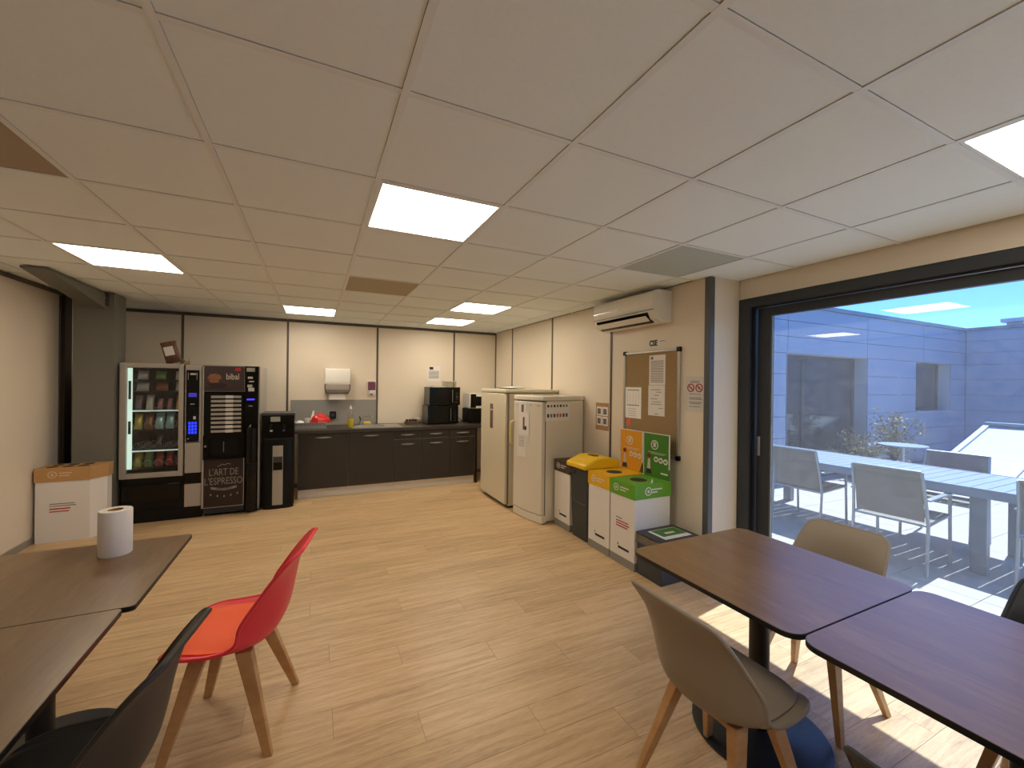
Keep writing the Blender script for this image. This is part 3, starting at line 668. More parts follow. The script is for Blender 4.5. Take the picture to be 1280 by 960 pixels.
# sheets of paper ------------------------------------------------
def sheet(name, lb, cat, loc, rz, w_, h_, m=PAPER, lines=(), pic=(), th=.0015, group=None):
    """loc = centre of the back face; front towards local -y"""
    t = thing(name, lb, cat, loc, rz, group)
    B(-w_/2, w_/2, -th, 0, -h_/2, h_/2).build('paper', m, t)
    mb = MB()
    for a, b, z, hh in lines: mb.box(a*w_/2, b*w_/2, -th-.0006, -th, z*h_/2-hh/2, z*h_/2+hh/2)
    if lines: mb.build('text_lines', INK, t)
    for a, b, c, d, mm in pic: B(a*w_/2, b*w_/2, -th-.0007, -th, c*h_/2, d*h_/2).build('picture', mm, t)
    return t
RZ = R(-90)
PIC = mat('photo_print', '#6E5648', .5, var=.7, scale=30)
PIC2 = mat('photo_print_grey', '#6A6664', .5, var=.6, scale=40)
sheet('notice_sheet', 'paper notice on the back wall above the microwaves', 'notice', (1.815, YB, 1.735), 0, .22, .26, lines=[(-.8,.8,.3-.13*i,.008) for i in range(8)], pic=[(-.7,-.1,.5,.85,INKD)])

# ================================================================ RIGHT WALL
# fridge, wide
FR1 = mat('cream_enamel', '#D6CDB4', .35, var=.02); FR2 = mat('white_enamel_door', '#DDD7C8', .3, var=.02, coat=.1)
t = thing('refrigerator', 'wide cream fridge standing nearest the kitchen corner', 'fridge', (2.17, 5.19, 0), RZ)
B(-.42, .43, .05, .76, .03, 1.455).build('cabinet', FR1, t, bevel=.006)
B(-.43, .435, .0, .77, 1.462, 1.505).build('top_panel', FR1, t, bevel=.008)
d = B(-.425, .415, 0, .048, .05, 1.452).build('door', FR1, t, bevel=.01)
B(-.425, .43, .03, .05, .05, 1.45).build('door_seal', mat('seal_grey', '#7B7870', .6), t)
B(-.41, .42, .06, .74, 0, .03).build('foot_base', BLACKM, t)
MB().cyl((-.4, -.002, .78), .01, -.008, .002, 10, axis='y').build('lock', STEEL, d)
for z, h_ in ((1.225, .16), (1.06, .17)):
    sheet('photo_magnet', 'upper strip of photos stuck to the cream fridge door' if z > 1.2 else 'lower strip of photos stuck to the cream fridge door', 'photo', (2.169, 5.19+.03, z), RZ, .1, h_, m=PIC, pic=[(-.7,.7,-.1,.1,PAPER)] if z > 1.2 else ())
t = thing('magazine', 'open magazine with green cover lying on the cream fridge', 'magazine', (2.4, 5.12, 1.5055), R(20)); B(-.15,.15,-.12,.12,0,.006).build('pages', PAPER, t, rot=(0,R(-4),0), loc=(0,0,.02)); B(-.16,.0,-.13,.12,0,.006).build('cover', mat('leaf_green','#5E8A34',.5,var=.3), t, rot=(0,R(3),0), loc=(0,0,.006))
MB().box(-.1,.16,-.11,.11,0,.008).build('leaflet', mat('paper_tan','#B9A98C',.7), t)
# fridge, smaller with bowed door
t = thing('refrigerator', 'white fridge with bowed door and notices, nearer the recycling bins', 'fridge', (2.262, 4.335, 0), R(-80))
B(-.28, .28, .05, .63, .02, 1.385).build('cabinet', WHITE_E, t, bevel=.006)
def bow(x0, x1, b, y0, n=10): return [(x0+(x1-x0)*i/n, -b*math.sin(math.pi*i/n)) for i in range(n+1)] + [(x1, y0), (x0, y0)]
MB().prism(bow(-.285, .285, .025, .64), 'z', 1.39, 1.44).build('top_panel', FR2, t, bevel=.008)
d = MB().prism(bow(-.28, .265, .028, .046), 'z', .1, 1.372).build('door', FR2, t, smooth=True, bevel=.004)
MB().prism(bow(-.275, .28, .025, .06), 'z', .005, .092).build('base_grille', FR2, t, bevel=.004)
B(-.275, .275, .044, .056, .1, 1.38).build('door_seal', mat('seal_grey', '#7B7870', .6), t)
MB().tube([(-.26,-.005,.84),(-.285,-.04,.86),(-.287,-.045,1.0),(-.285,-.04,1.11),(-.26,-.005,1.13)], .013, 8).build('handle', mat('yellowed_plastic','#D8C98F',.4), d, smooth=True)
MB().box(.2,.24,-.026,-.012,1.33,1.336).box(-.2,-.18,-.03,-.02,1.33,1.336).box(.08,.1,-.033,-.026,1.335,1.341).build('badge', INK, d)
fz = R(-80)
def f2p(lx, ly, z): return (2.262+lx*math.cos(fz)-ly*math.sin(fz), 4.335+lx*math.sin(fz)+ly*math.cos(fz), z)
sheet('notice_sheet', 'small notice at the top of the bowed fridge door', 'notice', f2p(-.06,-.031,1.29), fz, .15, .15, pic=[(-.3,.3,-.6,.6,PIC2)])
sheet('notice_sheet', 'notice with a bottle picture in the middle of the bowed fridge door', 'notice', f2p(-.03,-.032,1.11), fz, .2, .26, pic=[(-.2,.15,-.55,.6,PIC),(.15,.5,-.55,-.2,INKD)])
sheet('notice_sheet', 'curled list hanging below the other notices on the bowed fridge door', 'notice', f2p(-.07,-.034,.845), fz+R(4), .15, .25, lines=[(-.7,.7,.85-.17*i,.006) for i in range(6)])
t = sheet('instruction_sheet', 'white instruction sheet with two rows of coloured icons on the fridge side', 'notice', f2p(.2805,.22,1.26), fz+R(90), .37, .2)
for r_ in range(2):
    for i in range(7):
        c = [INKD, INK, INKD, INK, INKD, INK, INK] if r_ == 0 else [INKD, INK, mat('icon_blue','#3A4C6A'), mat('icon_orange','#C8633A'), mat('icon_orange','#C8633A'), mat('icon_blue','#3A4C6A'), mat('icon_blue','#3A4C6A')]
        B(-.16+i*.047, -.132+i*.047, -.003, -.0015, .055-r_*.115, .083-r_*.115+(.012 if r_ else 0)).build('icon', c[i], t)
t = thing('leaflet_stack', 'few loose leaflets lying on the white fridge', 'leaflets', (2.56, 4.44, 1.4405), R(15)); B(-.1,.1,-.13,.13,0,.004).build('sheet', PAPER, t); B(-.14,.05,-.09,.1,.004,.008).build('sheet', mat('paper_grey','#A09C92',.7), t, rot=(0,0,.3))

# ---- bins
def carton_bin(lb, X, yc, w_, d_, h_, capm, board=None, boardm=None, hole=True, side=True):
    redtext = board == 'g'
    t = thing('recycling_bin', lb, 'recycling bin', (X, yc, 0), RZ)
    B(-w_/2, w_/2, 0, d_, .07, h_-.02).build('carton', CARD, t)
    B(-w_/2-.002, w_/2+.002, -.002, d_+.002, 0, .07).build('grey_base', BASEG, t)
    c = B(-w_/2-.006, w_/2+.006, -.006, d_+.006, h_-.125, h_).build('cap', capm, t)
    if hole:
        MB().lathe([(.075,h_-.001),(.075,h_+.0015)], (0,d_*.45,0), 24).build('opening', INKD, c)
    wm = mat('print_white', '#D8D4CE', .5)
    mb = MB(); hexprint(mb, -w_*.24, h_-.06, .033, -.008, -.006); mb.box(-w_*.08, w_*.28, -.008, -.006, h_-.055, h_-.045).box(-w_*.08, w_*.16, -.008, -.006, h_-.078, h_-.068); mb.build('cap_print', wm, c)
    if side:
        s_ = MB(); q = w_/2+.006; rr = .037
        for i in range(20):
            pass
        mb2 = MB(); hexprint(mb2, d_*.36-d_/2, h_-.062, rr, -.002, 0); mb2.box(-.02, .1, -.002, 0, h_-.055, h_-.045).box(-.02, .045, -.002, 0, h_-.08, h_-.068)
        mb2.build('side_print', wm, c, loc=(q, d_/2, 0), rot=(0, 0, R(90)))
    mb = MB().box(-.05,.09,-.0015,0,.135,.155).prism([(-.06,.165),(-.045,.165),(-.05,.185)],'y',-.0015,0); mb.build('logo_print', INKD, t)
    if redtext: MB().box(-.08,.0,-.0015,0,.4,.408).build('text_print', INK, t)
    if redtext: MB().box(-.08,.08,-.0015,0,.372,.382).box(-.08,.09,-.0015,0,.35,.36).box(-.08,.07,-.0015,0,.328,.338).build('text_print', RED_INK, t)
    if board:
        y = d_-.012; z0, z1 = h_+.0, 1.13
        b = MB().prism([(-w_/2+.01, z0), (w_/2-.05, z0), (w_/2-.005, z0+.1), (w_/2-.005, z1), (-w_/2+.0, z1)] if board == 'y' else [(-w_/2+.005, z0), (w_/2, z0), (w_/2-.005, z1), (-w_/2, z1)], 'y', y, y+.006).build('header_board', boardm, t)
        e = MB()
        e.box(-w_/2-.004, w_/2, y-.001, y+.007, z1, z1+.006).box(w_/2-.006, w_/2+.0, y-.002, y+.007, z0+.1, z1).box(-w_/2-.006, -w_/2, y-.001, y+.007, z0, z1+.006).build('board_edge', PAPER, b)
        mb = MB(); ring(mb, -.02, z1-.1, .036, .044, y-.003, y, 24); mb.box(-.034,-.006,y-.003,y,z1-.12,z1-.085); ring(mb, -.02, z1-.088, .012, .018, y-.003, y, 14)
        mb.box(-.1,.12,y-.003,y,z1-.172,z1-.169).box(-.07,.09,y-.003,y,z1-.184,z1-.181)
        for i in range(3): mb.lathe([(.026,-.003),(.026,0)], (.0+i*.057, y, z1-.23-.004*i), 16, axis='y')
        if board == 'g': mb.box(.06,.14,y-.003,y,z0+.045,z0+.058)
        mb.build('board_print', wm, b)
        f_ = MB().lathe([(.022,-.004),(.022,0)], (-.09, y, z1-.205), 12, axis='y').build('figure_hair', mat('print_red_hair','#7E2218',.6), b)
        MB().prism([(-.11,z1-.33),(-.07,z1-.33),(-.075,z1-.235),(-.1,z1-.235)],'y',y-.0035,y).build('figure_top', mat('print_pale','#C8B8A8',.6), b)
        MB().prism([(-.125,z1-.375),(-.055,z1-.375),(-.065,z1-.33),(-.115,z1-.33)],'y',y-.0035,y).build('figure_trousers', INKD, b)
        mb = MB()
        for i in range(3): mb.box(-.012+i*.057, .012+i*.057, y-.0042, y-.003, z1-.24-.004*i, z1-.222-.004*i)
        mb.build('icon_print', boardm, b)
    return t
carton_bin('white carton recycling bin with green cap and green board, nearest the tables', 2.45, 2.88, .315, .4, .73, GREEN, 'g', GREEND)
carton_bin('white carton recycling bin with yellow cap and yellow board', 2.45, 3.215, .32, .4, .735, YELLOW, 'y', ORANGEP)
carton_bin('white carton recycling bin with brown cap beside the white fridge', 2.47, 3.895, .31, .36, .735, BROWN)
o = MB().prism([(-.012,0),(.012,0),(.004,.035)], 'y', -.002, .002).build('paper_scrap', PAPER); o.location = (2.66, 2.745, .7305); tag(o, 'torn white paper scrap on the green bin cap', 'paper')
t = thing('wheelie_bin', 'dark grey plastic bin with yellow lid between carton bins', 'bin', (2.44, 3.54, 0), RZ)
MB().add([(-.13,.02,0),(.13,.02,0),(.13,.36,0),(-.13,.36,0),(-.155,0,.72),(.15,0,.72),(.15,.4,.72),(-.155,.4,.72)], [(0,3,2,1),(4,5,6,7),(0,1,5,4),(1,2,6,5),(2,3,7,6),(3,0,4,7)]).build('tub', mat('bin_dark_grey','#34383A',.5,var=.05), t, bevel=.012)
MB().box(-.13,.12,.002,.012,.37,.378).build('seam', mat('bin_seam','#565A5A',.5), t)
MB().box(-.15,-.06,-.012,0,.66,.7).build('grip', DARKGREY, t, bevel=.004)
ld = MB().prism([(-.03,.725),(.41,.725),(.41,.80),(.3,.835),(.14,.84),(-.03,.775)], 'x', -.19, .15).build('lid', YELLOWP, t, bevel=.016)
MB().box(-.07,.04,.16,.22,.838,.848).build('lid_grip', mat('lid_brown','#7A5222',.5), ld)
MB().lathe([(.035,0),(.035,.002)], (-.04,.07,.809), 16).build('lid_sticker', PAPER, ld, rot=(0,0,0))
t = thing('waste_box', 'low dark grey box with green leaflet on its lid, below the noticeboard', 'waste box', (2.46, 2.565, 0), RZ)
B(-.135,.135,0,.4,0,.3).build('box', mat('slate_plastic','#3C4044',.45,var=.05), t, bevel=.006)
MB().add([(-.14,-.005,.27),(.14,-.005,.27),(.14,.405,.27),(-.14,.405,.27),(-.137,.0,.335),(.137,.0,.335),(.137,.4,.335),(-.137,.4,.335)], [(0,1,5,4),(1,2,6,5),(2,3,7,6),(3,0,4,7)]).build('bin_liner', mat('liner_film','#6A665E',.2,var=.4,scale=20,bump=.6,bscale=18), t)
l2 = B(-.145,.145,-.005,.41,.335,.352).build('lid', DARKGREY, t, bevel=.004)
B(-.09,.11,.07,.36,.352,.3535).build('leaflet', PAPER, l2); B(-.08,.06,.1,.35,.3535,.355).build('leaflet_print', GREEND, l2); MB().box(-.01,.02,.17,.27,.355,.3558).build('leaflet_text', PAPER, l2)

# ---- air conditioner
t = thing('air_conditioner', 'white wall air conditioner under the ceiling at right', 'air conditioner', (XR, 3.28, 2.16), RZ)
prof = [(0,0),(-.1,.0),(-.165,.03),(-.205,.1),(-.212,.2),(-.2,.27),(-.17,.29),(0,.29)]
MB().prism(prof, 'x', -.445, .445).build('casing', WHITE, t, bevel=.006)
for s_ in (-1, 1): MB().prism([(a*1.01 if a else 0, b) for a, b in prof], 'x', s_*.445 if s_ > 0 else -.46, .46 if s_ > 0 else -.445).build('end_cap', mat('cap_white','#DEDCD6',.35), t, bevel=.008)
MB().prism([(-.12,.012),(-.165,.034),(-.194,.088),(-.2,.09),(-.206,.086),(-.17,.02),(-.12,-.002)], 'x', -.4, .36).build('air_outlet', BLACKG, t)
MB().prism([(-.16,.018),(-.214,.056),(-.217,.052),(-.163,.012)], 'x', -.39, .35).build('louvre', WHITE, t)
MB().box(-.44,.44,-.2125,-.205,.105,.108).build('panel_groove', DARKGREY, t)
MB().box(-.44,-.0,-.2145,-.205,.168,.174).build('trim_line', mat('chrome_trim','#E8E6E0',.15,metal=.8), t)
# ---- noticeboard
t = thing('noticeboard', 'cork noticeboard with aluminium frame on the right wall', 'noticeboard', (XR, 3.075, 1.418), RZ)
B(-.35,.35,-.014,0,-.48,.48).build('cork_panel', mat('cork','#9A8058',.85,var=.18,scale=90,bump=.4,bscale=200), t)
AL = mat('aluminium_frame','#B7B4AC',.35,metal=.6)
for a in ((-.365,.365,.475,.5),(-.365,.365,-.5,-.475)): B(a[0],a[1],-.025,0,a[2],a[3]).build('frame_rail', AL, t, bevel=.004)
for a in ((-.37,-.345),(.345,.37)): B(a[0],a[1],-.025,0,-.475,.475).build('frame_rail', AL, t, bevel=.004)
for sx_ in (-1,1):
    for sz in (-1,1): B(sx_*.357-.022, sx_*.357+.022, -.029, 0, sz*.488-.022, sz*.488+.022).build('corner_cap', BLACK, t, bevel=.006)
MB().cyl((.3,-.016,-.36),.006,-.008,.002,8,axis='y').build('lock', STEEL, t)
sheet('notice_sheet', 'upper typed sheet in the middle of the noticeboard', 'notice', (XR-.0145, 2.98, 1.725), RZ, .205, .285, lines=[(-.8,.8,.6-.1*i if i not in (4,9) else .6-.1*i,.006) for i in range(15)], pic=[(-.8,-.5,.72,.9,INK)])
sheet('notice_sheet', 'lower typed sheet in the middle of the noticeboard', 'notice', (XR-.0148, 2.985, 1.435), RZ+.0, .21, .29, lines=[(-.7,.5,.7,.005),(.0,.6,.55,.005),(-.2,.3,.35,.006),(-.7,.1,.1,.005),(-.5,.6,-.1,.005),(-.7,.7,-.25,.005),(.3,.8,-.5,.005),(-.2,.3,-.88,.006)])
sheet('table_sheet', 'white sheet with ruled table at the left of the noticeboard', 'notice', (XR-.0145, 3.305, 1.4), RZ, .235, .315, m=mat('bright_paper','#EFEDE8',.8), lines=[(-.75,.75,.82,.008),(-.75,.75,-.16,.008)]+[(-.7+.35*i,-.69+.35*i,.35,.13) for i in range(5)]+[(-.6,.4,-.4-.15*i,.003) for i in range(4)])
sheet('sticky_note', 'small pink note low on the noticeboard', 'note', (XR-.0145, 3.37, 1.2), RZ, .07, .07, m=mat('pink_note','#C46A58',.8))
t = thing('name_sign', 'white label with dark letters above the noticeboard', 'sign', (XR, 3.0, 1.985), RZ)
B(-.11,.11,-.002,0,-.032,.032).build('label', PAPER, t); text('sign_lettering', 'CSE', .075, INKD, t, (-.1,-.0026,-.024), sx=.85, offset=.003); MB().tube([(.04,-.003,.008),(.06,-.003,.018),(.08,-.003,.012),(.1,-.003,.016)],.003,5).build('scribble', INK, t)
t = sheet('no_smoking_notice', 'grey notice with two red prohibition signs at the wall end', 'notice', (XR, 2.553, 1.507), RZ, .2, .305, m=mat('notice_grey','#CFCBC6',.7), lines=[(-.5,.5,.72,.006),(-.4,.4,.65,.004),(-.6,.6,.0,.005),(-.55,.65,-.2,.006),(-.6,.7,-.28,.006),(-.6,.7,-.45,.006),(-.5,.6,-.53,.006),(-.6,.6,-.7,.005)])
mb = MB()
for cx in (-.043, .043): ring(mb, cx, .055, .028, .037, -.0035, -.0015); slash(mb, cx, .055, .033, .004, -.0035, -.0015, R(-45))
mb.build('prohibition_sign', mat('sign_red','#A8202A',.5), t)
MB().box(-.06,-.028,-.0025,-.0015,.052,.058).box(.034,.05,-.0025,-.0015,.045,.066).build('pictogram', INKD, t)
t = sheet('hygiene_poster', 'orange edged poster with four pictures beside the noticeboard', 'poster', (XR, 3.825, 1.218), RZ, .235, .31, m=mat('poster_orange','#A87F56',.6,var=.1))
for i in range(2):
    for j in range(2): 
        o = B(-.1+i*.105,-.005+i*.105,-.0022,-.0015,-.1+j*.11,.0+j*.11).build('picture', PAPER, t); B(-.085+i*.105,-.025+i*.105,-.003,-.0022,-.085+j*.11,-.02+j*.11).build('figure_print', PIC2, o)

# ================================================================ TABLES
def make_table(lb, rc=.06):
    t = thing('pedestal_table', lb, 'table', (0,0,0), 0, 'square pedestal tables')
    q = .4; qx = .415
    MB().prism(rrect(-qx,qx,-q,q,rc,8), 'z', .731, .7485).build('edge_core', BLACKM, t, smooth=True)
    MB().prism(rrect(-qx+.002,qx-.002,-q+.002,q-.002,rc-.002,8), 'z', .7485, .75).build('tabletop', TOPWOOD, t)
    MB().cyl((0,0,0), .042, .02, .71, 24).build('column', BLACKM, t, smooth=True)
    MB().box(-.2,.2,-.025,.025,.71,.731).box(-.025,.025,-.2,.2,.71,.731).build('top_bracket', BLACKM, t)
    MB().lathe([(.28,0),(.28,.008),(.26,.014),(.06,.022),(.05,.03)], n=40).build('base_plate', mat('base_blue_black','#16181C',.4,var=.1), t, smooth=True)
    return t
tb0 = make_table('square wood topped table by the window, nearer the recycling bins'); tb0.location = (1.86, 1.235, 0)
def put_table(lb, x, y, rz=0):
    t = copy_tree(tb0); t['label'] = lb; t.location = (x, y, 0); t.rotation_euler = (0,0,rz); return t
put_table('square wood topped table by the window, cut by the right edge of the picture', 1.86, .431)
tl0 = make_table('square wood topped table at left carrying the paper roll', .018); tl0.location = (-1.005, 2.362, 0)
tl1 = copy_tree(tl0); tl1['label'] = 'square wood topped table at left in front, cut by the left edge'; tl1.location = (-1.035, 1.56, 0)
t = thing('paper_roll', 'white kitchen paper roll standing on the left table', 'paper roll', (-.85, 2.585, .7505))
MB().lathe([(.03,0),(.06,0),(.062,.004),(.062,.206),(.06,.21),(.03,.21)], n=32, cap=False).build('paper', PAPER, t, smooth=True)
MB().lathe([(.027,0),(.0295,0),(.0295,.2095),(.027,.2095),(.027,0)], n=24, cap=False).build('core', KRAFT, t, smooth=True)
o = MB(); ring(o, 0, 0, .043, .0445, -.0004, .0004, 32); o = o.build('cup_stain', mat('stain_pale','#A08A6C',.4)); o.parent = tb0; o.location = (-.16, .245, .7504); o.rotation_euler = (R(90),0,0)

# ================================================================ CHAIRS
def lerp(a, b, t): return a+(b-a)*t
PROF = [ # y, z, half width, curl, curl direction angle (0 = up, 90 = forward)
 (.205,.418,.10,.0,0),(.200,.431,.155,.004,0),(.178,.436,.198,.012,0),(.12,.428,.228,.028,0),(.035,.415,.240,.042,5),(-.05,.407,.243,.058,12),
 (-.125,.410,.24,.080,28),(-.182,.435,.236,.105,48),(-.217,.49,.23,.122,62),(-.237,.555,.222,.112,72),(-.25,.625,.212,.085,78),(-.262,.695,.203,.054,82),
 (-.277,.755,.195,.026,85),(-.3,.802,.182,.008,88),(-.325,.826,.14,.0,88)]
def cat(vals, t):
    n = len(vals)-1; x = min(max(t*n, 0), n-1e-6); i = int(x); f = x-i
    p0, p1, p2, p3 = vals[max(i-1,0)], vals[i], vals[i+1], vals[min(i+2,n)]
    return .5*((2*p1)+(-p0+p2)*f+(2*p0-5*p1+4*p2-p3)*f*f+(-p0+3*p1-3*p2+p3)*f**3)
def shell_pt(v, s, extra=0):
    y, z, hw, cu, an = (cat([p[k] for p in PROF], v) for k in range(5))
    e = abs(s)**2.6*cu; a = R(an)
    # surface normal of the centre line (towards the sitter)
    y2, z2 = cat([p[0] for p in PROF], min(v+.01,1)), cat([p[1] for p in PROF], min(v+.01,1))
    y1, z1 = cat([p[0] for p in PROF], max(v-.01,0)), cat([p[1] for p in PROF], max(v-.01,0))
    t_ = Vector((0, y2-y1, z2-z1)).normalized(); nrm = Vector((0, t_.z, -t_.y))
    if nrm.z < 0 and v < .45: nrm = -nrm
    return Vector((hw*s, y+e*math.sin(a), z+e*math.cos(a))) + nrm*extra
def shell_mesh(m):
    mb = MB(); nv, ns = 44, 24; vs = [shell_pt(j/nv, -1+2*i/ns) for j in range(nv+1) for i in range(ns+1)]
    mb.add(vs, [(j*(ns+1)+i, j*(ns+1)+i+1, (j+1)*(ns+1)+i+1, (j+1)*(ns+1)+i) for j in range(nv) for i in range(ns)])
    return mb
def rim_mesh():
    n = 60; path = [shell_pt(0, -1+2*i/12) for i in range(13)] + [shell_pt(j/n, 1) for j in range(1, n+1)] + [shell_pt(1, 1-2*i/12) for i in range(1, 13)] + [shell_pt(1-j/n, -1) for j in range(1, n+1)]
    return MB().tube([tuple(p) for p in path], .0085, 8)
def pad_mesh():
    mb = MB(); nv, ns = 20, 18; top = []; bot = []
    for j in range(nv+1):
        a = j/nv; v = lerp(.085, .5, a)
        for i in range(ns+1):
            s = -1+2*i/ns
            wf = (1-abs(2*a-1)**6*.22)
            p = shell_pt(v, s*.84*wf, 0); d = .012 + .022*(1-abs(s)**5)*(1-abs(2*a-1)**8)
            bot.append(p + Vector((0,0,.004))); top.append(p + Vector((0, 0, d)))
    n1 = (nv+1)*(ns+1); g = lambda j, i: j*(ns+1)+i
    fs = [(g(j,i), g(j,i+1), g(j+1,i+1), g(j+1,i)) for j in range(nv) for i in range(ns)]
    fs += [tuple(q+n1 for q in f[::-1]) for f in fs]
    edge = [g(0,i) for i in range(ns+1)] + [g(j,ns) for j in range(1,nv+1)] + [g(nv,i) for i in range(ns-1,-1,-1)] + [g(j,0) for j in range(nv-1,0,-1)]
    m = len(edge); fs += [(edge[k], edge[(k+1)%m], edge[(k+1)%m]+n1, edge[k]+n1) for k in range(m)]
    return mb.add(top+bot, fs)
def make_chair(lb, shellm, padm, legm, loc, rz, scale=1):
    t = thing('shell_chair', lb, 'chair', loc, rz)
    o = shell_mesh(None).build('seat_shell', shellm, t, smooth=True)
    sdf = o.modifiers.new('thick', 'SOLIDIFY'); sdf.thickness = .012; sdf.offset = 0
    bv = o.modifiers.new('round', 'BEVEL'); bv.width = .004; bv.segments = 2; bv.limit_method = 'ANGLE'; bv.angle_limit = R(50)
    rim_mesh().build('rolled_rim', shellm, t, smooth=True)
    pad_mesh().build('seat_pad', padm, t, smooth=True)
    for sx_ in (-1, 1):
        for sy in (-1, 1):
            l = MB().taper((sx_*.125, sy*.085-.01, .405), (sx_*.215, sy*.2-.02, 0), .02, .032, .011, .017).build('leg', legm, t, bevel=.003)
            MB().box(sx_*.215-.009, sx_*.215+.009, sy*.2-.02-.015, sy*.2-.02+.015, -.0005, .004).build('glide', DARKGREY, l)
    MB().box(-.13,.13,.055,.085,.365,.398).box(-.13,.13,-.105,-.075,.365,.398).box(-.015,.015,-.09,.07,.365,.398).build('seat_frame', legm, t, bevel=.003)
    MB().box(-.09,.09,-.1,.06,.393,.402).build('mount_plate', BLACKM, t)
    return t
BEIGE = mat('beige_shell','#8E8375',.5,var=.02); BEIGEP = mat('beige_pad','#8E8375',.55,var=.04,scale=60)
REDS = mat('red_shell','#EA3644',.4,var=.02); ORP = mat('orange_pad','#FA5A12',.45,var=.03)
BLKS = mat('charcoal_shell','#2A2726',.5,var=.05); BLKP = mat('black_pad','#141313',.55,var=.08)
NAVY = mat('navy_shell','#131B26',.45,var=.05)
make_chair('red shell chair with orange seat pad at the left tables', REDS, ORP, CHW, (-.335, 2.27, 0), R(78.5))
make_chair('charcoal shell chair pushed up to the front left table', BLKS, BLKP, CHW, (-.65, 1.565, 0), R(81))
make_chair('beige shell chair in the foreground, its back to the room', BEIGE, BEIGEP, CHW, (1.435, 1.09, 0), R(-90))
make_chair('beige shell chair between the window and the nearer table', BEIGE, BEIGEP, CHW, (2.285, 1.24, 0), R(90))
make_chair('dark navy shell chair by the window at the right picture edge', NAVY, NAVY, CHW, (2.33, .45, 0), R(90))
make_chair('dark shell chair showing only its top at the bottom edge', BLKS, BLKP, CHW, (1.335, .31, 0), R(-90))

# ================================================================ TERRACE
YA, XB = 4.33, 14.0
CLAD = mat('grey_cladding','#98A4B8',.5,var=.03,scale=4)
PAVE = mat('pale_paving','#A69F98',.85,var=.08,scale=8,bump=.2)
tg = B(3.51, XB+.6, -9, YA+.6, -.3, -.032).build('terrace_ground', mat('paving_joint','#6E6963',.9)); struct(tg)
pm_ = B(0,.496,0,.496,-.03,0).mesh('paving_slab', PAVE)
rest = MB()
for i in range(21):
    for j in range(-13, 14):
        x, y = 3.515+i*.5, -2.2+j*.5
        if y+.5 > YA or y < -8.9: continue
        if y > -.9:
            o = bpy.data.objects.new('paving_slab', pm_); COL.objects.link(o); o.parent = tg; o.location = (x, y, -.002)
        else: rest.box(x, x+.496, y, y+.496, -.032, -.002)
o = rest.build('paving_field', PAVE, tg); o['kind'] = 'stuff'
# facing building
bd = thing('annex_building', 'grey clad flat roofed building round the terrace', 'building', (0, 0, 0))
core = MB().box(3.52, 7.17, YA+.3, YA+.5, -.03, 2.95).box(7.17, 9.68, YA+.3, YA+.5, 2.15, 2.95).box(9.68, 11.6, YA+.3, YA+.5, -.03, 2.95).box(11.6, 13.25, YA+.3, YA+.5, 2.15, 2.95).box(11.6,13.25,YA+.3,YA+.5,-.03,1.08).box(13.25, XB+.5, YA+.3, YA+.5, -.03, 2.95)
core.box(3.26, 3.515, YRET+.1, YA+.3, -.03, 2.95).box(XB+.03, XB+.3, -9, YA+.3, -.03, 2.95).build('wall_core', mat('render_grey','#7A8290',.8), bd)
zr = [0,.36,.72,1.08,1.44,1.80,2.15,2.43,2.7,2.95]; xs = [3.55, 5.3, 7.17, 9.68, 11.6, 13.25, XB]
xs2 = [3.55, 4.7, 7.17, 9.66, 11.92, XB]
for r_ in range(9):
    z0, z1 = zr[r_], zr[r_+1]
    cols = list(zip(xs2[:-1], xs2[1:])) if z0 >= 2.15 else list(zip(xs[:-1], xs[1:]))
    for a, b in cols:
        if z1 <= 2.151:
            if abs(a-7.17) < .01: continue
            if abs(a-11.6) < .01 and z0 >= 1.079: continue
        B(a+.006, b-.006, YA, YA+.03, z0+.004, z1-.004).build('cladding_panel', CLAD, bd)
    for a, b in ((-9,-5),(-5,-2.4),(-2.4,.3),(.3,YA-.005)):
        B(XB, XB+.03, a+.006, b-.006, z0+.004, z1-.004).build('cladding_panel', CLAD, bd)
MB().box(3.5, XB, YA-.03, YA+.5, 2.95, 3.02).box(XB-.03, XB+.4, -9, YA+.5, 2.951, 3.021).build('parapet_cap', mat('cap_grey','#7D8798',.4), bd)
MB().box(7.14, 7.17, YA+.0, YA+.25, 0, 2.15).box(9.68,9.7,YA+.03,YA+.25,0,2.15).box(7.17,9.68,YA+.03,YA+.25,2.151,2.17).box(11.58,11.6,YA+.03,YA+.25,1.08,2.15).box(13.25,13.27,YA+.03,YA+.25,1.08,2.15).box(11.6,13.25,YA+.03,YA+.25,2.151,2.17).box(11.6,13.25,YA-.02,YA+.25,1.06,1.085).build('reveal', mat('reveal_pale','#B4B6BA',.6), bd)
for nm, a, b, z0, z1, mull in (('d',7.17,9.68,0,2.15,(8.0,)), ('w',11.6,13.25,1.085,2.15,())):
    f_ = MB().box(a,a+.06,YA+.22,YA+.27,z0,z1).box(b-.06,b,YA+.22,YA+.27,z0,z1).box(a+.06,b-.06,YA+.22,YA+.27,z1-.06,z1).box(a+.06,b-.06,YA+.22,YA+.27,z0,z0+.06)
    for m_ in mull: f_.box(m_-.04,m_+.04,YA+.221,YA+.269,z0+.06,z1-.06)
    f_ = f_.build('window_frame', ANTH, bd)
    B(a+.05,b-.05,YA+.24,YA+.25,z0+.05,z1-.05).build('pane', DARKGL, f_)
t = thing('roof_vent', 'small metal vent box on the far parapet', 'roof vent', (XB+.2, 3.6, 3.0215)); B(-.12,.12,-.2,.2,.08,.16).build('hood', mat('vent_white','#B9C4D8',.4), t); B(-.06,.06,-.12,.12,0,.08).build('stem', SILVER, t)
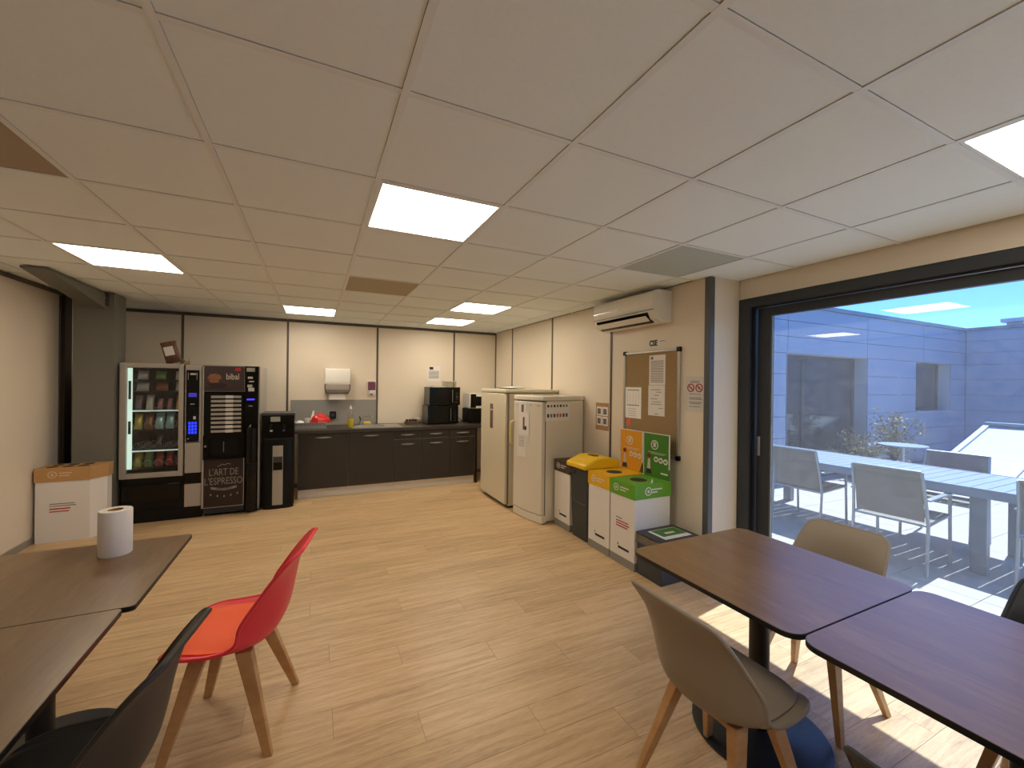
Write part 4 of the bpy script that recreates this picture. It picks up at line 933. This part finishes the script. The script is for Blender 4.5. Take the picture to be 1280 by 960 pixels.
# skylight
t = thing('roof_skylight', 'large sloping glazed skylight on the terrace beyond the table', 'skylight', (9.3, 0, 0))
SKF = mat('skylight_frame','#8FA0AE',.4,metal=.3); L_, hh = 2.5, .78
sl_ = lambda x: .06+x/L_*hh
kb_ = MB().prism([(0,0),(L_+.25,0),(L_+.25,.06),(0,.06)], 'y', -1.0, 3.37).build('kerb', mat('kerb_white','#C7CBCF',.6), t)
for k in range(6):
    yb = 3.33-.86*k
    MB().prism([(0,.06),(L_,.06+hh),(L_,.13+hh),(0,.13)], 'y', yb-.04, yb+.04).build('glazing_bar', SKF, t)
    if k < 5: MB().prism([(.02,.09),(L_,.07+hh),(L_,.085+hh),(.02,.105)], 'y', yb-.82, yb-.04).build('glass_panel', mat('opal_glazing','#BFC7C8',.25,var=.03), t)
MB().prism([(L_,.06),(L_+.12,.06),(L_+.12,.16+hh),(L_-.06,.16+hh),(L_-.06,.12+hh),(L_,.06+hh)], 'y', -1.0, 3.37).build('head_beam', SKF, t)
# terrace table
t = thing('terrace_table', 'long grey slatted outdoor table on the terrace', 'table', (5.6, 2.55, -.002))
TG = mat('table_grey_blue','#7F8CA0',.45,var=.05)
nsl = 26
sm = B(-.48,.48,-.047,.047,.715,.735).mesh('slat', TG)
for i in range(nsl):
    o = bpy.data.objects.new('slat', sm); COL.objects.link(o); o.parent = t; o.location = (0, -1.25+i*.1, 0)
MB().box(-.5,-.482,-1.31,1.31,.66,.738).box(.482,.5,-1.31,1.31,.66,.738).box(-.482,.482,-1.31,-1.298,.66,.738).box(-.482,.482,1.298,1.31,.66,.738).build('apron', TG, t)
for sx_ in (-1,1):
    for sy in (-1,1): B(sx_*.42-.045, sx_*.42+.045, sy*1.05-.05, sy*1.05+.05, 0, .714).build('leg', mat('table_leg_grey','#6C7480',.4), t, bevel=.01)
# terrace chairs
TFR = mat('chair_alu','#9DA3A8',.35,metal=.5); SLING = mat('sling_taupe','#7C7468',.8,var=.06,scale=120,bump=.3)
def sling_chair(lb):
    t = thing('terrace_chair', lb, 'chair', (0,0,0), 0, 'outdoor armchairs round the terrace table')
    for s_ in (-1,1):
        f_ = MB().tube([(s_*.26,-.3,0),(s_*.26,-.27,.42),(s_*.25,-.3,.64),(s_*.24,-.36,.88)], .013, 6).build('leg', TFR, t, smooth=True)
        MB().tube([(s_*.26,.26,0),(s_*.26,.24,.42),(s_*.26,.24,.63)], .013, 6).build('leg', TFR, t, smooth=True)
        MB().box(s_*.26-.022, s_*.26+.022, -.29, .27, .632, .65).build('armrest', TFR, t, bevel=.006)
        MB().tube([(s_*.255,-.27,.42),(s_*.255,.25,.44)], .012, 6).build('side_rail', TFR, t, smooth=True)
    MB().tube([(-.255,-.27,.42),(.255,-.27,.42)], .012, 6).tube([(-.255,.25,.44),(.255,.25,.44)], .012, 6).tube([(-.24,-.36,.88),(.24,-.36,.88)], .013, 6).build('cross_rail', TFR, t, smooth=True)
    MB().prism([(-.27,.425),(0,.415),(.25,.445),(.25,.452),(0,.422),(-.27,.432)], 'x', -.245, .245).build('seat_sling', SLING, t)
    MB().prism([(-.275,.45),(-.3,.64),(-.355,.87),(-.36,.885),(-.349,.885),(-.29,.64),(-.265,.45)], 'x', -.235, .235).build('back_sling', SLING, t)
    return t
c0 = sling_chair('mesh armchair at the middle of the near side of the terrace table'); c0.location = (4.92, 1.93, -.002); c0.rotation_euler = (0,0,R(-86))
for lb, x, y, a in (('mesh armchair at the left end of the near side of the terrace table', 5.3, 2.93, -88), ('mesh armchair on the far side of the terrace table', 5.95, 1.99, 93), ('mesh armchair on the near side of the terrace table at the right edge', 5.27, .98, -90)):
    c = copy_tree(c0); c['label'] = lb; c.location = (x, y, -.002); c.rotation_euler = (0,0,R(a))
# planter with dry shrub
def shrub(lb, x, y, hgt, seed):
    rng = random.Random(seed); t = thing('potted_shrub', lb, 'plant', (x, y, -.002))
    MB().lathe([(.16,0),(.2,.28),(.22,.3),(.2,.3),(.18,.27),(.001,.27)], n=18, cap=False).build('pot', mat('pot_brown','#6B5A50',.7), t, smooth=True)
    st_ = MB(); lv = MB()
    for k in range(26):
        a = rng.uniform(0, 6.28); r_ = rng.uniform(.1,.42); z = rng.uniform(.5,1)*hgt
        p = Vector((r_*math.cos(a), r_*math.sin(a), z)); st_.tube([(0.02*math.cos(a),.02*math.sin(a),.27),(p.x*.4,p.y*.4,.27+(z-.27)*.6),tuple(p)], [.008,.005,.003], 4)
        for q in range(26):
            f_ = rng.uniform(.35,1.05); c = Vector((p.x*f_+rng.uniform(-.07,.07), p.y*f_+rng.uniform(-.07,.07), .27+(z-.27)*f_+rng.uniform(-.06,.08)))
            u = Vector((rng.uniform(-1,1),rng.uniform(-1,1),rng.uniform(-.3,1))).normalized()*.045; v_ = u.cross(Vector((rng.uniform(-1,1),rng.uniform(-1,1),.3))).normalized()*.014
            lv.add([c-u, c+v_, c+u, c-v_], [(0,1,2,3)])
    st_.build('stems', mat('stem_brown','#5A4838',.8), t); o = lv.build('foliage', mat('dry_leaf','#8C8460',.7,var=.25), t); o['kind'] = 'stuff'
    return t
shrub('dry leafy shrub in a brown pot by the annex wall', 9.4, 3.8, 1.15, 3)
shrub('smaller dry shrub in a brown pot left of the other', 8.6, 3.9, .85, 5)
t = thing('bistro_table', 'small round outdoor table by the annex wall', 'table', (8.3, 3.25, -.002)); MB().lathe([(.3,.68),(.3,.7)], n=24).build('top', TG, t); MB().cyl((0,0,0),.025,.02,.68,10).build('stem', TFR, t); MB().lathe([(.2,0),(.2,.012),(.03,.03)], n=20).build('foot', TFR, t)
